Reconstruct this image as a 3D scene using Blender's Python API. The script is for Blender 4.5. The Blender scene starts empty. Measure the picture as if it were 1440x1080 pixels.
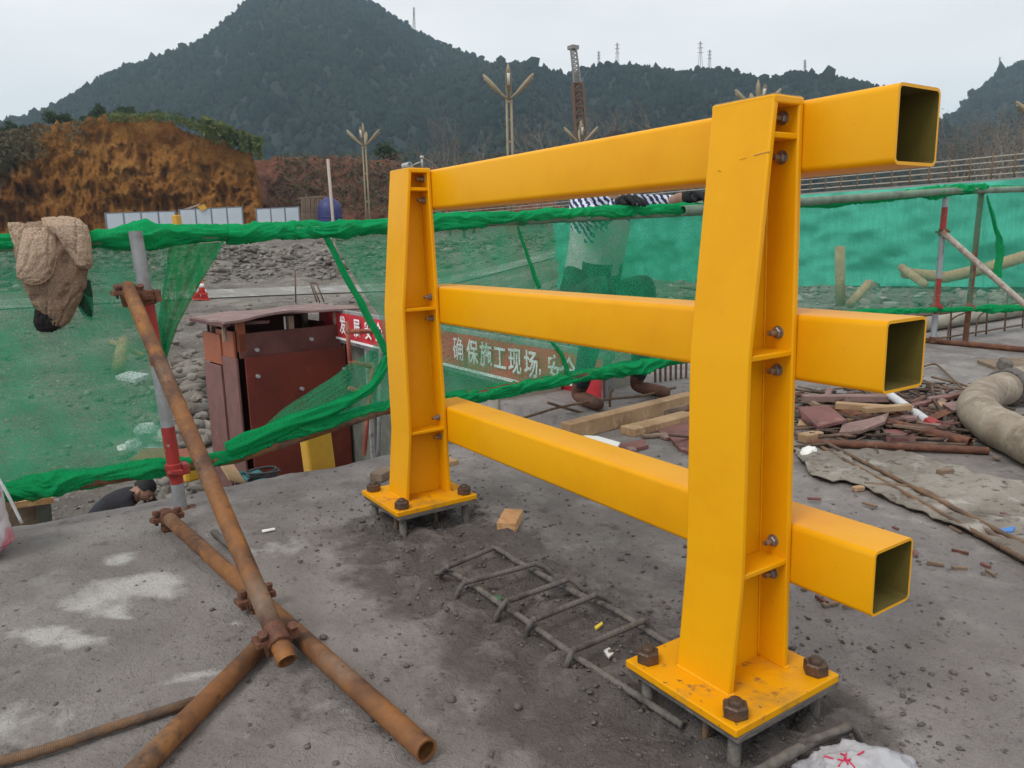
import bpy, bmesh, math, random
import numpy as np
from mathutils import Vector, Matrix
random.seed(7); RNG = np.random.default_rng(7)
SC = bpy.context.scene; COL = SC.collection
# ------------------------------------------------------------------ camera
F = 1077.95; K = 0.64
CAM = np.array([1.2407, -1.5001, 1.25]) * K
YAW, PIT, ROL = .9842, -.1859, -.0236
FW = np.array([-math.sin(YAW)*math.cos(PIT), math.cos(YAW)*math.cos(PIT), math.sin(PIT)])
RT = np.array([math.cos(YAW), math.sin(YAW), 0.]); UP = np.cross(RT, FW)
R2 = RT*math.cos(ROL)+UP*math.sin(ROL); U2 = -RT*math.sin(ROL)+UP*math.cos(ROL)
cd = bpy.data.cameras.new('camera'); cam = bpy.data.objects.new('camera', cd); COL.objects.link(cam)
cam.matrix_world = Matrix(((R2[0], U2[0], -FW[0], CAM[0]), (R2[1], U2[1], -FW[1], CAM[1]), (R2[2], U2[2], -FW[2], CAM[2]), (0, 0, 0, 1)))
cd.sensor_width = 36; cd.lens = 36*F/1440; cd.clip_start = .02; cd.clip_end = 6000
SC.camera = cam
# ------------------------------------------------------------------ world, sun, exposure
W = bpy.data.worlds.new('World'); SC.world = W; W.use_nodes = True
SUN_EL, SUN_AZ = math.radians(52), math.radians(-74)      # azimuth: direction the light comes from, measured from +X
nt = W.node_tree; nt.nodes.clear()
sky = nt.nodes.new('ShaderNodeTexSky'); sky.sky_type = 'NISHITA'; sky.sun_disc = False
sky.sun_elevation = SUN_EL; sky.sun_rotation = math.pi/2-SUN_AZ
hs = nt.nodes.new('ShaderNodeHueSaturation'); hs.inputs['Saturation'].default_value = .25; hs.inputs['Value'].default_value = .12
nt.links.new(sky.outputs[0], hs.inputs['Color'])
tc = nt.nodes.new('ShaderNodeTexCoord'); mp = nt.nodes.new('ShaderNodeMapping'); mp.inputs['Scale'].default_value = (1.2, 1.2, 4)
nt.links.new(tc.outputs['Generated'], mp.inputs['Vector'])
nz = nt.nodes.new('ShaderNodeTexNoise'); nz.inputs['Scale'].default_value = 1.6; nz.inputs['Detail'].default_value = 5
nt.links.new(mp.outputs[0], nz.inputs['Vector'])
cr = nt.nodes.new('ShaderNodeValToRGB'); cr.color_ramp.elements[0].position = .3; cr.color_ramp.elements[1].position = .72
cr.color_ramp.elements[0].color = (.80, .815, .835, 1); cr.color_ramp.elements[1].color = (1.07, 1.055, 1.03, 1)
nt.links.new(nz.outputs[0], cr.inputs[0])
mx = nt.nodes.new('ShaderNodeMixRGB'); mx.inputs[0].default_value = .88
nt.links.new(hs.outputs[0], mx.inputs[1]); nt.links.new(cr.outputs[0], mx.inputs[2])
bg = nt.nodes.new('ShaderNodeBackground'); bg.inputs[1].default_value = 1.07
nt.links.new(mx.outputs[0], bg.inputs[0])
wo = nt.nodes.new('ShaderNodeOutputWorld'); nt.links.new(bg.outputs[0], wo.inputs[0])
sd = bpy.data.lights.new('sun', 'SUN'); sd.energy = 1.5; sd.angle = math.radians(22); sd.color = (1, .97, .93)
so = bpy.data.objects.new('sun', sd); COL.objects.link(so)
sdir = Vector((math.cos(SUN_EL)*math.cos(SUN_AZ), math.cos(SUN_EL)*math.sin(SUN_AZ), math.sin(SUN_EL)))
so.rotation_euler = sdir.to_track_quat('Z', 'Y').to_euler(); so.location = (0, 0, 30)
vs = SC.view_settings; vs.view_transform = 'Standard'; vs.look = 'None'; vs.exposure = 0.16; vs.gamma = 1; vs.use_curve_mapping = False
SC.cycles.volume_bounces = 0; SC.cycles.transparent_max_bounces = 16

# ------------------------------------------------------------------ placing helpers (photo pixel of 1440x1080 -> point on a real plane)
def ray(x, y): return FW+R2*(x-720)/F+U2*(540-y)/F
def at(x, y, z=0.):
    d = ray(x, y); return CAM+d*((z-CAM[2])/d[2])
def atX(x, y, X):
    d = ray(x, y); return CAM+d*((X-CAM[0])/d[0])
def atY(x, y, Y):
    d = ray(x, y); return CAM+d*((Y-CAM[1])/d[1])
def atd(x, y, D):
    d = ray(x, y); return CAM+d*(D/math.hypot(d[0], d[1]))
def horizon(x): return 354-34.*x/1440
def lerp(a, b, t): return a+(b-a)*t

# ------------------------------------------------------------------ noise
def _h(ix, iy, iz):
    n = (ix.astype(np.int64)*374761393+iy.astype(np.int64)*668265263+iz.astype(np.int64)*2147483647) & 0xffffffff
    n = ((n ^ (n >> 13))*1274126177) & 0xffffffff
    n = ((n ^ (n >> 16))*2246822519) & 0xffffffff
    return ((n ^ (n >> 15)) & 0xffffff)/float(0xffffff)*2-1
def vn(x, y, z=0.):
    x, y, z = np.broadcast_arrays(np.asarray(x, float), np.asarray(y, float), np.asarray(z, float))
    ix, iy, iz = np.floor(x), np.floor(y), np.floor(z)
    fx, fy, fz = x-ix, y-iy, z-iz
    fx, fy, fz = fx*fx*(3-2*fx), fy*fy*(3-2*fy), fz*fz*(3-2*fz)
    r = 0
    for a in (0, 1):
        for b in (0, 1):
            for c in (0, 1):
                w = (fx if a else 1-fx)*(fy if b else 1-fy)*(fz if c else 1-fz)
                r = r+w*_h(ix+a, iy+b, iz+c)
    return r
def fbm(x, y, z=0., o=4, g=.5):
    r = 0; a = 1; s = 0
    for i in range(o):
        f = 2.03**i; r = r+a*vn(np.asarray(x)*f+i*17.3, np.asarray(y)*f+i*9.1, np.asarray(z)*f+i*3.7); s += a; a *= g
    return r/s

# ------------------------------------------------------------------ materials
def lin(c): return tuple((v/255/12.92 if v/255 <= .04045 else ((v/255+.055)/1.055)**2.4) for v in c)
MATS = {}
def mat(name, base, rough=.7, var=(), bump=(), metal=0., spec=.4, attr=None, trans=0.):
    """base linear colour; var: (colour, noise scale, lo, hi, detail[, stretch]); bump: (scale, distance, detail)"""
    m = bpy.data.materials.new(name); m.use_nodes = True; MATS[name] = m
    t = m.node_tree; b = t.nodes['Principled BSDF']; tcn = t.nodes.new('ShaderNodeTexCoord')
    b.inputs['Roughness'].default_value = rough; b.inputs['Metallic'].default_value = metal; b.inputs['Specular IOR Level'].default_value = spec
    src = t.nodes.new('ShaderNodeRGB'); src.outputs[0].default_value = (*base, 1); out = src.outputs[0]
    def noise(scale, detail, stretch=None):
        n = t.nodes.new('ShaderNodeTexNoise'); n.inputs['Scale'].default_value = scale; n.inputs['Detail'].default_value = detail; n.inputs['Roughness'].default_value = .62
        if stretch:
            q = t.nodes.new('ShaderNodeMapping'); q.inputs['Scale'].default_value = stretch
            t.links.new(tcn.outputs['Object'], q.inputs[0]); t.links.new(q.outputs[0], n.inputs['Vector'])
        else: t.links.new(tcn.outputs['Object'], n.inputs['Vector'])
        return n.outputs[0]
    for v in var:
        c, s, lo, hi, de = v[:5]
        r = t.nodes.new('ShaderNodeMapRange'); r.inputs[1].default_value = lo; r.inputs[2].default_value = hi
        t.links.new(noise(s, de, v[5] if len(v) > 5 else None), r.inputs[0])
        x = t.nodes.new('ShaderNodeMixRGB'); x.inputs[2].default_value = (*c, 1)
        t.links.new(r.outputs[0], x.inputs[0]); t.links.new(out, x.inputs[1]); out = x.outputs[0]
    for nm, c in (attr or ()):
        a = t.nodes.new('ShaderNodeAttribute'); a.attribute_name = nm
        x = t.nodes.new('ShaderNodeMixRGB'); x.inputs[2].default_value = (*c, 1)
        ns = t.nodes.new('ShaderNodeMath'); ns.operation = 'MULTIPLY_ADD'; ns.inputs[1].default_value = 1.5; t.links.new(noise(16, 9), ns.inputs[0]); t.links.new(a.outputs['Fac'], ns.inputs[2])
        rg_ = t.nodes.new('ShaderNodeMapRange'); rg_.inputs[1].default_value = 1.0 if nm == 'pale' else 1.12; rg_.inputs[2].default_value = 1.5 if nm == 'pale' else 1.6; t.links.new(ns.outputs[0], rg_.inputs[0])
        t.links.new(rg_.outputs[0] if nm != 'veg' else a.outputs['Fac'], x.inputs[0]); t.links.new(out, x.inputs[1]); out = x.outputs[0]
    t.links.new(out, b.inputs['Base Color'])
    prev = None
    for bp in bump:
        u = t.nodes.new('ShaderNodeBump'); u.inputs['Strength'].default_value = 1; u.inputs['Distance'].default_value = bp[1]
        t.links.new(noise(bp[0], bp[2], bp[3] if len(bp) > 3 else None), u.inputs['Height'])
        if prev: t.links.new(prev, u.inputs['Normal'])
        prev = u.outputs[0]
    if prev: t.links.new(prev, b.inputs['Normal'])
    if trans:
        o = t.nodes['Material Output']; tr = t.nodes.new('ShaderNodeBsdfTranslucent'); t.links.new(out, tr.inputs[0])
        ms = t.nodes.new('ShaderNodeMixShader'); ms.inputs[0].default_value = trans
        t.links.new(b.outputs[0], ms.inputs[1]); t.links.new(tr.outputs[0], ms.inputs[2]); t.links.new(ms.outputs[0], o.inputs[0])
    return m
def netmat(name, col, cover, streak=.18, scale=(2, 14, 3), weave=220):
    """woven shade net: thread cover lets part of the light straight through"""
    m = bpy.data.materials.new(name); m.use_nodes = True; MATS[name] = m; t = m.node_tree; t.nodes.clear()
    o = t.nodes.new('ShaderNodeOutputMaterial'); tcn = t.nodes.new('ShaderNodeTexCoord')
    q = t.nodes.new('ShaderNodeMapping'); q.inputs['Scale'].default_value = scale; t.links.new(tcn.outputs['Object'], q.inputs[0])
    n = t.nodes.new('ShaderNodeTexNoise'); n.inputs['Scale'].default_value = 1.3; n.inputs['Detail'].default_value = 6; t.links.new(q.outputs[0], n.inputs['Vector'])
    r = t.nodes.new('ShaderNodeMapRange'); r.inputs[1].default_value = .3; r.inputs[2].default_value = .7
    r.inputs[3].default_value = cover-streak; r.inputs[4].default_value = cover+streak; t.links.new(n.outputs[0], r.inputs[0])
    w = t.nodes.new('ShaderNodeTexNoise'); w.inputs['Scale'].default_value = weave; w.inputs['Detail'].default_value = 1; t.links.new(tcn.outputs['Object'], w.inputs['Vector'])
    wr = t.nodes.new('ShaderNodeMapRange'); wr.inputs[1].default_value = .35; wr.inputs[2].default_value = .65; wr.inputs[3].default_value = -.16; wr.inputs[4].default_value = .16
    t.links.new(w.outputs[0], wr.inputs[0])
    ad = t.nodes.new('ShaderNodeMath'); ad.operation = 'ADD'; ad.use_clamp = True; t.links.new(r.outputs[0], ad.inputs[0]); t.links.new(wr.outputs[0], ad.inputs[1])
    d = t.nodes.new('ShaderNodeBsdfDiffuse'); d.inputs[0].default_value = (*col, 1)
    tl = t.nodes.new('ShaderNodeBsdfTranslucent'); tl.inputs[0].default_value = (*col, 1)
    a = t.nodes.new('ShaderNodeMixShader'); a.inputs[0].default_value = .4; t.links.new(d.outputs[0], a.inputs[1]); t.links.new(tl.outputs[0], a.inputs[2])
    tp = t.nodes.new('ShaderNodeBsdfTransparent')
    b = t.nodes.new('ShaderNodeMixShader'); t.links.new(ad.outputs[0], b.inputs[0]); t.links.new(tp.outputs[0], b.inputs[1]); t.links.new(a.outputs[0], b.inputs[2])
    t.links.new(b.outputs[0], o.inputs[0]); return m

mat('yellow_paint', (.80, .368, .002), .40, [((.72, .285, .002), 3, .45, .75, 5), ((.77, .385, .003), 1.2, .5, .9, 3), ((.36, .17, .03), 30, .70, .80, 6), ((.10, .065, .03), 75, .735, .78, 4)], [(5, .0012, 2), (160, .00015, 2)], spec=.22)
mat('yellow_dirty', (.79, .350, .003), .5, [((.72, .285, .002), 3, .45, .75, 5), ((.50, .25, .03), 14, .52, .72, 7), ((.30, .16, .04), 34, .60, .70, 6), ((.08, .055, .035), 85, .64, .70, 5)], [(5, .0012, 2), (120, .0006, 3)], spec=.14)
mat('yellow_inside_shade', (.135, .10, .014), .8, [((.075, .055, .016), 6, .4, .7, 4)], [(30, .002, 3)])  # hollow of the rails: yellow darkened in the colour to imitate shade inside
mat('bare_edge', (.42, .33, .16), .5, [((.2, .14, .07), 30, .4, .7, 4)], metal=.3)
mat('bolt_steel', (.34, .32, .30), .42, [((.14, .09, .06), 40, .45, .7, 4)], metal=.75)
mat('nut_rust', (.10, .065, .048), .5, [((.22, .12, .06), 60, .5, .75, 4)], [(90, .002, 3)], metal=.5)
mat('mud_steel', (.10, .09, .082), .8, [((.19, .165, .14), 18, .4, .7, 5), ((.05, .04, .035), 40, .55, .75, 4)], [(60, .006, 4)])
mat('rebar_mud', (.15, .13, .115), .85, [((.065, .055, .048), 30, .42, .65, 5), ((.19, .165, .145), 12, .5, .8, 3)], [(120, .003, 3)])
mat('rebar_rust', (.11, .075, .055), .8, [((.22, .12, .06), 20, .4, .7, 4)], [(120, .003, 3)])
mat('rust_pipe', (.21, .088, .03), .62, [((.085, .042, .026), 7, .42, .60, 8), ((.20, .145, .105), 4, .54, .72, 7), ((.33, .135, .03), 16, .52, .75, 5), ((.045, .025, .02), 45, .60, .72, 5)], [(70, .0015, 4)], spec=.3)
mat('rust_dark', (.115, .045, .028), .7, [((.23, .095, .04), 25, .45, .7, 5), ((.06, .03, .02), 40, .55, .75, 4)], [(90, .003, 4)])
mat('grey_pipe', (.30, .31, .32), .5, [((.18, .17, .16), 14, .45, .7, 5), ((.44, .45, .46), 6, .5, .8, 3, (1, 1, .1))], [(60, .001, 3)], metal=.25)
mat('red_band', (.34, .028, .024), .5, [((.17, .03, .025), 20, .45, .7, 5), ((.36, .2, .17), 45, .62, .72, 4)], [(60, .001, 3)])
mat('green_pipe', (.17, .24, .17), .7, [((.10, .13, .09), 10, .45, .7, 5)], [(60, .002, 3)])
mat('pale_pipe', (.40, .33, .27), .7, [((.24, .12, .08), 14, .5, .68, 5), ((.55, .50, .45), 30, .5, .7, 4)], [(60, .002, 3)])
mat('deck', (.30, .267, .252), .62, [((.20, .174, .164), 1.5, .40, .58, 8), ((.37, .338, .32), 4.5, .50, .72, 9), ((.085, .073, .068), 42, .60, .72, 6), ((.33, .305, .285), 120, .64, .74, 4), ((.12, .103, .096), 11, .60, .70, 8)],
    [(9, .02, 10), (60, .008, 6), (240, .002, 4)], spec=.3, attr=[('pale', (.52, .49, .46)), ('mud', (.118, .101, .092))])
mat('crumb', (.12, .105, .097), .95, [((.17, .15, .14), 20, .45, .7, 4)], [(60, .004, 4)], spec=.1)
mat('gravel_ground', (.17, .15, .128), .9, [((.25, .225, .195), 1.3, .45, .6, 10), ((.105, .088, .072), .35, .42, .62, 8), ((.31, .28, .25), 9, .58, .66, 6)], [(3, .15, 10), (14, .05, 6)])
mat('gravel_stone', (.205, .182, .155), .9, [((.33, .31, .28), 1.9, .56, .64, 2), ((.125, .10, .08), .9, .48, .6, 3)], [(30, .01, 4)])
mat('road_wet', (.23, .215, .19), .5, [((.34, .33, .31), .3, .5, .6, 6, (1, 4, 1)), ((.14, .125, .11), .5, .5, .65, 6)], [(4, .03, 6)])
mat('cliff_soil', (.42, .185, .045), 1, [((.25, .098, .025), .16, .38, .62, 9), ((.52, .26, .08), .3, .5, .70, 9, (1, 1, 2.4)), ((.15, .07, .03), .5, .62, .72, 9, (.5, .5, 3)), ((.27, .08, .022), .08, .5, .7, 5), ((.12, .06, .028), 1.1, .68, .78, 9, (1, 1, 1.6))],
    [(.5, 1.8, 10), (2.2, .7, 8)], attr=[('veg', (.085, .07, .04))], spec=0.)
mat('red_bank', (.23, .088, .052), 1, [((.11, .055, .036), .3, .4, .62, 9), ((.27, .13, .085), .8, .55, .72, 6)], [(.6, 1.0, 10)])
mat('mountain_soil', (.012, .021, .016), 1, [((.018, .025, .018), .01, .4, .7, 6)], [(.1, 2, 6)])
mat('forest', (.010, .019, .014), 1, [((.020, .029, .017), .018, .42, .62, 6), ((.008, .018, .014), .06, .5, .68, 4), ((.030, .030, .024), .012, .60, .72, 5)], spec=0.)
mat('leaf_dark', (.035, .06, .025), .8, [((.06, .085, .03), .8, .4, .7, 3)], trans=.2)
mat('leaf_grass', (.13, .16, .045), .8, [((.07, .11, .035), .4, .4, .65, 4), ((.22, .19, .08), .9, .55, .75, 3)], trans=.25)
mat('leaf_dry', (.12, .085, .045), .9, [((.07, .075, .035), .5, .42, .62, 4)], trans=.15)
mat('bark', (.15, .125, .105), .95, [((.22, .19, .16), 2, .4, .7, 4)])
mat('shed_ply', (.155, .027, .016), .48, [((.095, .02, .014), 2.2, .4, .7, 5), ((.21, .055, .03), 7, .58, .8, 6)], [(14, .004, 4)], spec=.35)
mat('shed_ply_dark', (.085, .026, .021), .55, [((.13, .05, .04), 4, .45, .7, 6)], [(14, .004, 4)])
mat('shed_ply_orange', (.27, .075, .03), .6, [((.18, .05, .026), 5, .45, .7, 6)], [(14, .004, 4)])
mat('shed_ply_mauve', (.16, .072, .062), .65, [((.11, .05, .043), 5, .45, .7, 6), ((.25, .15, .13), 12, .6, .75, 5)], [(14, .004, 4)])
mat('roof_ply', (.22, .135, .12), .6, [((.15, .085, .075), 3, .45, .7, 6), ((.36, .27, .25), 9, .55, .75, 4)], [(14, .003, 4)])
mat('timber', (.40, .26, .145), .8, [((.27, .16, .085), 5, .42, .65, 6, (1, 1, 1)), ((.50, .36, .22), 18, .55, .75, 5), ((.17, .12, .09), 9, .62, .75, 5)], [(40, .003, 5)])
mat('splinter', (.085, .058, .045), .9, [((.20, .13, .09), 6, .5, .62, 3), ((.15, .06, .05), 3, .55, .65, 3)])
mat('timber_old', (.23, .16, .11), .85, [((.13, .09, .065), 8, .42, .65, 6), ((.33, .25, .18), 18, .55, .75, 5)], [(40, .004, 5)])
mat('timber_fresh', (.50, .27, .12), .7, [((.40, .19, .075), 16, .42, .65, 5, (1, 6, 6)), ((.60, .38, .2), 30, .55, .75, 4)], [(60, .002, 4)])
mat('ply_scrap', (.20, .085, .075), .7, [((.13, .055, .05), 6, .42, .65, 6), ((.30, .17, .15), 20, .58, .75, 5)], [(40, .004, 5)])
mat('ply_mauve', (.25, .155, .14), .8, [((.17, .10, .085), 6, .42, .65, 6), ((.36, .27, .24), 20, .55, .75, 5)], [(40, .004, 5)])
mat('sack', (.30, .272, .235), .95, [((.185, .16, .135), 3.5, .40, .60, 9, (1, .25, 1)), ((.43, .40, .36), 10, .54, .72, 7), ((.10, .083, .07), 32, .55, .66, 7), ((.14, .12, .10), 6, .58, .68, 9)], [(160, .003, 3), (18, .012, 6, (1, .3, 1))], spec=.1)
mat('hose', (.33, .275, .215), .8, [((.21, .165, .12), 8, .42, .62, 8), ((.42, .375, .31), 20, .52, .74, 5), ((.15, .12, .09), 45, .66, .74, 4)], [(60, .003, 4)], spec=.2)
mat('concrete_block', (.36, .33, .28), .9, [((.26, .23, .19), 6, .42, .65, 7)], [(40, .004, 5)])
mat('dark_wall', (.10, .105, .085), .9, [((.17, .17, .14), 5, .42, .65, 7)], [(40, .004, 5)])
mat('white_plastic', (.74, .74, .75), .45, [((.6, .6, .62), 8, .45, .7, 4)], [(30, .004, 4)], trans=.25)
mat('bag_print', (.70, .70, .72), .28, [((.52, .51, .54), 26, .45, .65, 4)], [(60, .004, 4)], trans=.45)
mat('pink_bag', (.74, .70, .72), .5, [((.70, .26, .32), 11, .50, .58, 2)], [(12, .006, 4)], trans=.2)
mat('print_red', (.55, .02, .08), .5)
mat('fleece', (.43, .315, .23), 1, [((.29, .205, .145), 210, .42, .60, 2), ((.48, .365, .27), 190, .56, .70, 2)], [(210, .0025, 2)], spec=.03)
mat('fleece_inside', (.27, .185, .13), 1, [((.19, .128, .09), 210, .42, .60, 2), ((.33, .245, .18), 190, .58, .7, 2)], [(210, .0025, 2)], spec=.03)
mat('black_cloth', (.010, .009, .010), .95, bump=[(120, .003, 3)])
mat('dark_green_cloth', (.012, .055, .03), .8, bump=[(90, .003, 3)])
mat('banner_red', (.56, .035, .045), .6, [((.46, .03, .04), 3, .4, .7, 4)], [(5, .02, 3)])
mat('banner_white', (.80, .80, .80), .6)
mat('steel_frame', (.30, .30, .30), .5, [((.18, .14, .12), 20, .5, .7, 4)])
mat('red_frame', (.28, .06, .04), .6, [((.4, .16, .08), 20, .5, .7, 4)])
mat('skin', (.34, .19, .13), .55, [((.27, .14, .095), 20, .45, .7, 3)])
mat('shirt_black', (.015, .013, .017), .9, bump=[(20, .01, 4)])
mat('shirt_plain', (.45, .47, .44), .9, bump=[(20, .01, 4)])
mat('trousers', (.020, .022, .026), .9, bump=[(16, .012, 4)])
mat('glove', (.012, .012, .013), .9, bump=[(150, .003, 2)])
mat('shoe', (.13, .055, .036), .7, [((.07, .032, .024), 14, .45, .7, 4)], [(60, .003, 3)])
mat('hair', (.012, .010, .010), .7, bump=[(80, .006, 3)])
mat('hoarding', (.50, .55, .60), .6, [((.40, .44, .48), .4, .4, .7, 4)])
mat('hoarding_frame', (.17, .19, .21), .6)
mat('tank_blue', (.022, .026, .12), .5, [((.05, .055, .17), 1.2, .5, .7, 4)])
mat('site_yellow', (.62, .34, .03), .6, [((.5, .25, .03), 6, .45, .7, 4)])
mat('cone_red', (.58, .05, .04), .6); mat('cone_white', (.75, .75, .75), .6)
mat('lamp_gold', (.27, .215, .135), .55, [((.19, .145, .085), 1, .4, .7, 4)]); mat('lamp_white', (.7, .68, .62), .4)
mat('crane_grey', (.22, .205, .19), .6); mat('crane_brown', (.125, .07, .045), .7)
mat('parapet', (.30, .28, .25), .9, [((.2, .19, .17), .6, .4, .7, 6)])
mat('rebar_pale', (.36, .32, .27), .7); mat('teal_sheet', (.03, .16, .17), .5)
mat('blue_scrap', (.06, .2, .5), .6); mat('paper', (.75, .74, .70), .7); mat('scrap_yellow', (.7, .5, .06), .6); mat('leaf_scrap', (.04, .16, .08), .7)
mat('wire_grey', (.42, .43, .44), .45, metal=.5); mat('cable', (.05, .05, .055), .6)
netmat('net', (.07, .42, .26), .34, .12); netmat('net_left', (.065, .38, .20), .66, .2, (3, 5, 9)); netmat('net_mid', (.035, .37, .18), .60, .17, (3, 6, 6))
netmat('net_thick', (.016, .40, .135), .92, .12, (5, 12, 26), 150); netmat('net_strip', (.016, .38, .13), .82, .16, (2, 30, 2))
netmat('teal_net', (.115, .60, .43), .98, .02, (1, 1, 1), 60)
m = MATS['teal_net']
def stripes():
    m = bpy.data.materials.new('striped_shirt'); m.use_nodes = True; MATS['striped_shirt'] = m; t = m.node_tree; b = t.nodes['Principled BSDF']; b.inputs['Roughness'].default_value = .9
    tcn = t.nodes.new('ShaderNodeTexCoord'); w = t.nodes.new('ShaderNodeTexWave'); w.wave_type = 'BANDS'; w.bands_direction = 'DIAGONAL'; w.inputs['Scale'].default_value = 15; w.inputs['Distortion'].default_value = 3.2; w.inputs['Detail'].default_value = 2; w.inputs['Detail Scale'].default_value = 3
    t.links.new(tcn.outputs['Object'], w.inputs['Vector'])
    r = t.nodes.new('ShaderNodeValToRGB'); r.color_ramp.elements[0].color = (.018, .022, .07, 1); r.color_ramp.elements[1].color = (.55, .58, .66, 1); r.color_ramp.elements[0].position = .5; r.color_ramp.elements[1].position = .62
    t.links.new(w.outputs[0], r.inputs[0]); t.links.new(r.outputs[0], b.inputs['Base Color'])
stripes()

# ------------------------------------------------------------------ mesh builder
def rotm(rx=0, ry=0, rz=0):
    return np.array(Matrix.Rotation(rz, 3, 'Z') @ Matrix.Rotation(ry, 3, 'Y') @ Matrix.Rotation(rx, 3, 'X'))
class MB:
    def __init__(s): s.v = []; s.f = []; s.n = 0
    def add(s, vs, fs):
        vs = np.asarray(vs, float).reshape(-1, 3); s.v.append(vs); o = s.n
        s.f += [tuple(int(i)+o for i in f) for f in fs]; s.n += len(vs); return s
    def box(s, c, size, R=None, bev=0.):
        x, y, z = np.array(size)/2.
        if bev:
            b = min(bev, x*.9, y*.9, z*.9); vs = []; 
            for sx in (-1, 1):
                for sy in (-1, 1):
                    for sz in (-1, 1):
                        vs += [(sx*(x-b), sy*(y-b), sz*z), (sx*(x-b), sy*y, sz*(z-b)), (sx*x, sy*(y-b), sz*(z-b))]
            bm = bmesh.new(); 
            for q in vs: bm.verts.new(q)
            bmesh.ops.convex_hull(bm, input=bm.verts); bm.verts.index_update()
            V = np.array([v.co for v in bm.verts]); fs = [[v.index for v in f.verts] for f in bm.faces]; bm.free()
        else:
            V = np.array([(sx*x, sy*y, sz*z) for sx in (-1, 1) for sy in (-1, 1) for sz in (-1, 1)])
            fs = [(0, 1, 3, 2), (4, 6, 7, 5), (0, 4, 5, 1), (2, 3, 7, 6), (0, 2, 6, 4), (1, 5, 7, 3)]
        if R is not None: V = V @ np.asarray(R).T
        return s.add(V+np.array(c), fs)
    def bar(s, p0, p1, w, h, roll=0., bev=0., up=(0, 0, 1)):
        p0, p1 = np.array(p0, float), np.array(p1, float); d = p1-p0; L = np.linalg.norm(d); d = d/L
        up = np.array(up, float)
        if abs(d@up) > .98: up = np.array([1., 0, 0])
        r = np.cross(d, up); r /= np.linalg.norm(r); u = np.cross(r, d)
        r, u = r*math.cos(roll)+u*math.sin(roll), -r*math.sin(roll)+u*math.cos(roll)
        return s.box((p0+p1)/2, (L, w, h), np.stack([d, r, u], 1), bev)
    def tube(s, pts, rad, seg=10, caps=True, hollow=0., squash=None, fn=None):
        P = np.array(pts, float); n = len(P); rad = np.broadcast_to(np.asarray(rad, float), (n,))
        T = np.gradient(P, axis=0) if n > 2 else np.repeat((P[1]-P[0])[None], 2, 0)
        T = T/np.linalg.norm(T, axis=1)[:, None]
        a = np.array([0, 0, 1.]) if abs(T[0][2]) < .9 else np.array([1., 0, 0])
        N = np.cross(T[0], a); N /= np.linalg.norm(N); V = []
        ang = np.linspace(0, 2*math.pi, seg, endpoint=False)
        for i in range(n):
            N = N-T[i]*(N@T[i]); N /= np.linalg.norm(N); B = np.cross(T[i], N)
            rr = rad[i]*(fn(i, ang) if fn else np.ones(seg))
            V.append(P[i]+np.outer(np.cos(ang)*rr, N)+np.outer(np.sin(ang)*rr*(squash or 1), B))
        V = np.concatenate(V); fs = []
        for i in range(n-1):
            for j in range(seg):
                k = (j+1) % seg; fs.append((i*seg+j, i*seg+k, (i+1)*seg+k, (i+1)*seg+j))
        s.add(V, fs); o = s.n-len(V)
        if hollow:
            s2 = MB(); s2.tube(pts, rad-hollow, seg, False); V2 = np.concatenate(s2.v)
            s.add(V2, [f[::-1] for f in s2.f]); o2 = s.n-len(V2)
            for (q, fl) in ((0, 0), ((n-1)*seg, 1)):
                for j in range(seg):
                    k = (j+1) % seg; f = (o+q+j, o+q+k, o2+q+k, o2+q+j); s.f.append(f if fl else f[::-1])
        elif caps:
            s.f.append(tuple(range(o+seg-1, o-1, -1))); s.f.append(tuple(range(o+(n-1)*seg, o+n*seg)))
        return s
    def grid(s, V):           # V (m,n,3)
        m_, n_ = V.shape[:2]; idx = np.arange(m_*n_).reshape(m_, n_)
        q = np.stack([idx[:-1, :-1], idx[1:, :-1], idx[1:, 1:], idx[:-1, 1:]], -1).reshape(-1, 4)
        return s.add(V.reshape(-1, 3), q)
    def build(s, name, m, parent=None, smooth=False, origin=None, kind=None):
        V = np.concatenate(s.v); 
        if origin is None: origin = np.array([(V[:, 0].min()+V[:, 0].max())/2, (V[:, 1].min()+V[:, 1].max())/2, V[:, 2].min()])
        me = bpy.data.meshes.new(name); me.from_pydata((V-origin).tolist(), [], s.f); me.update()
        if smooth: me.polygons.foreach_set('use_smooth', [True]*len(me.polygons))
        return link(name, me, m, parent, origin, kind)
def link(name, me, m, parent=None, origin=(0, 0, 0), kind=None):
    o = bpy.data.objects.new(name, me); COL.objects.link(o)
    if m:
        for q in (m if isinstance(m, (list, tuple)) else [m]): me.materials.append(MATS[q])
    o.location = Vector(origin); 
    if parent is not None:
        o.parent = parent; w = Vector((0, 0, 0)); p = parent
        while p is not None: w += p.location; p = p.parent
        o.location = Vector(origin)-w
    if kind: o['kind'] = kind
    return o
def tag(o, label, cat, group=None):
    o['label'] = label; o['category'] = cat
    if group: o['group'] = group
    return o
def thing(name, label, cat, loc, group=None):
    o = bpy.data.objects.new(name, None); COL.objects.link(o); o.location = Vector(loc); o.empty_display_size = .1
    return tag(o, label, cat, group)
def autosmooth(o, deg=35):
    me = o.data; me.polygons.foreach_set('use_smooth', [True]*len(me.polygons))
    try: me.set_sharp_from_angle(angle=math.radians(deg))
    except Exception: pass
    return o
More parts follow.
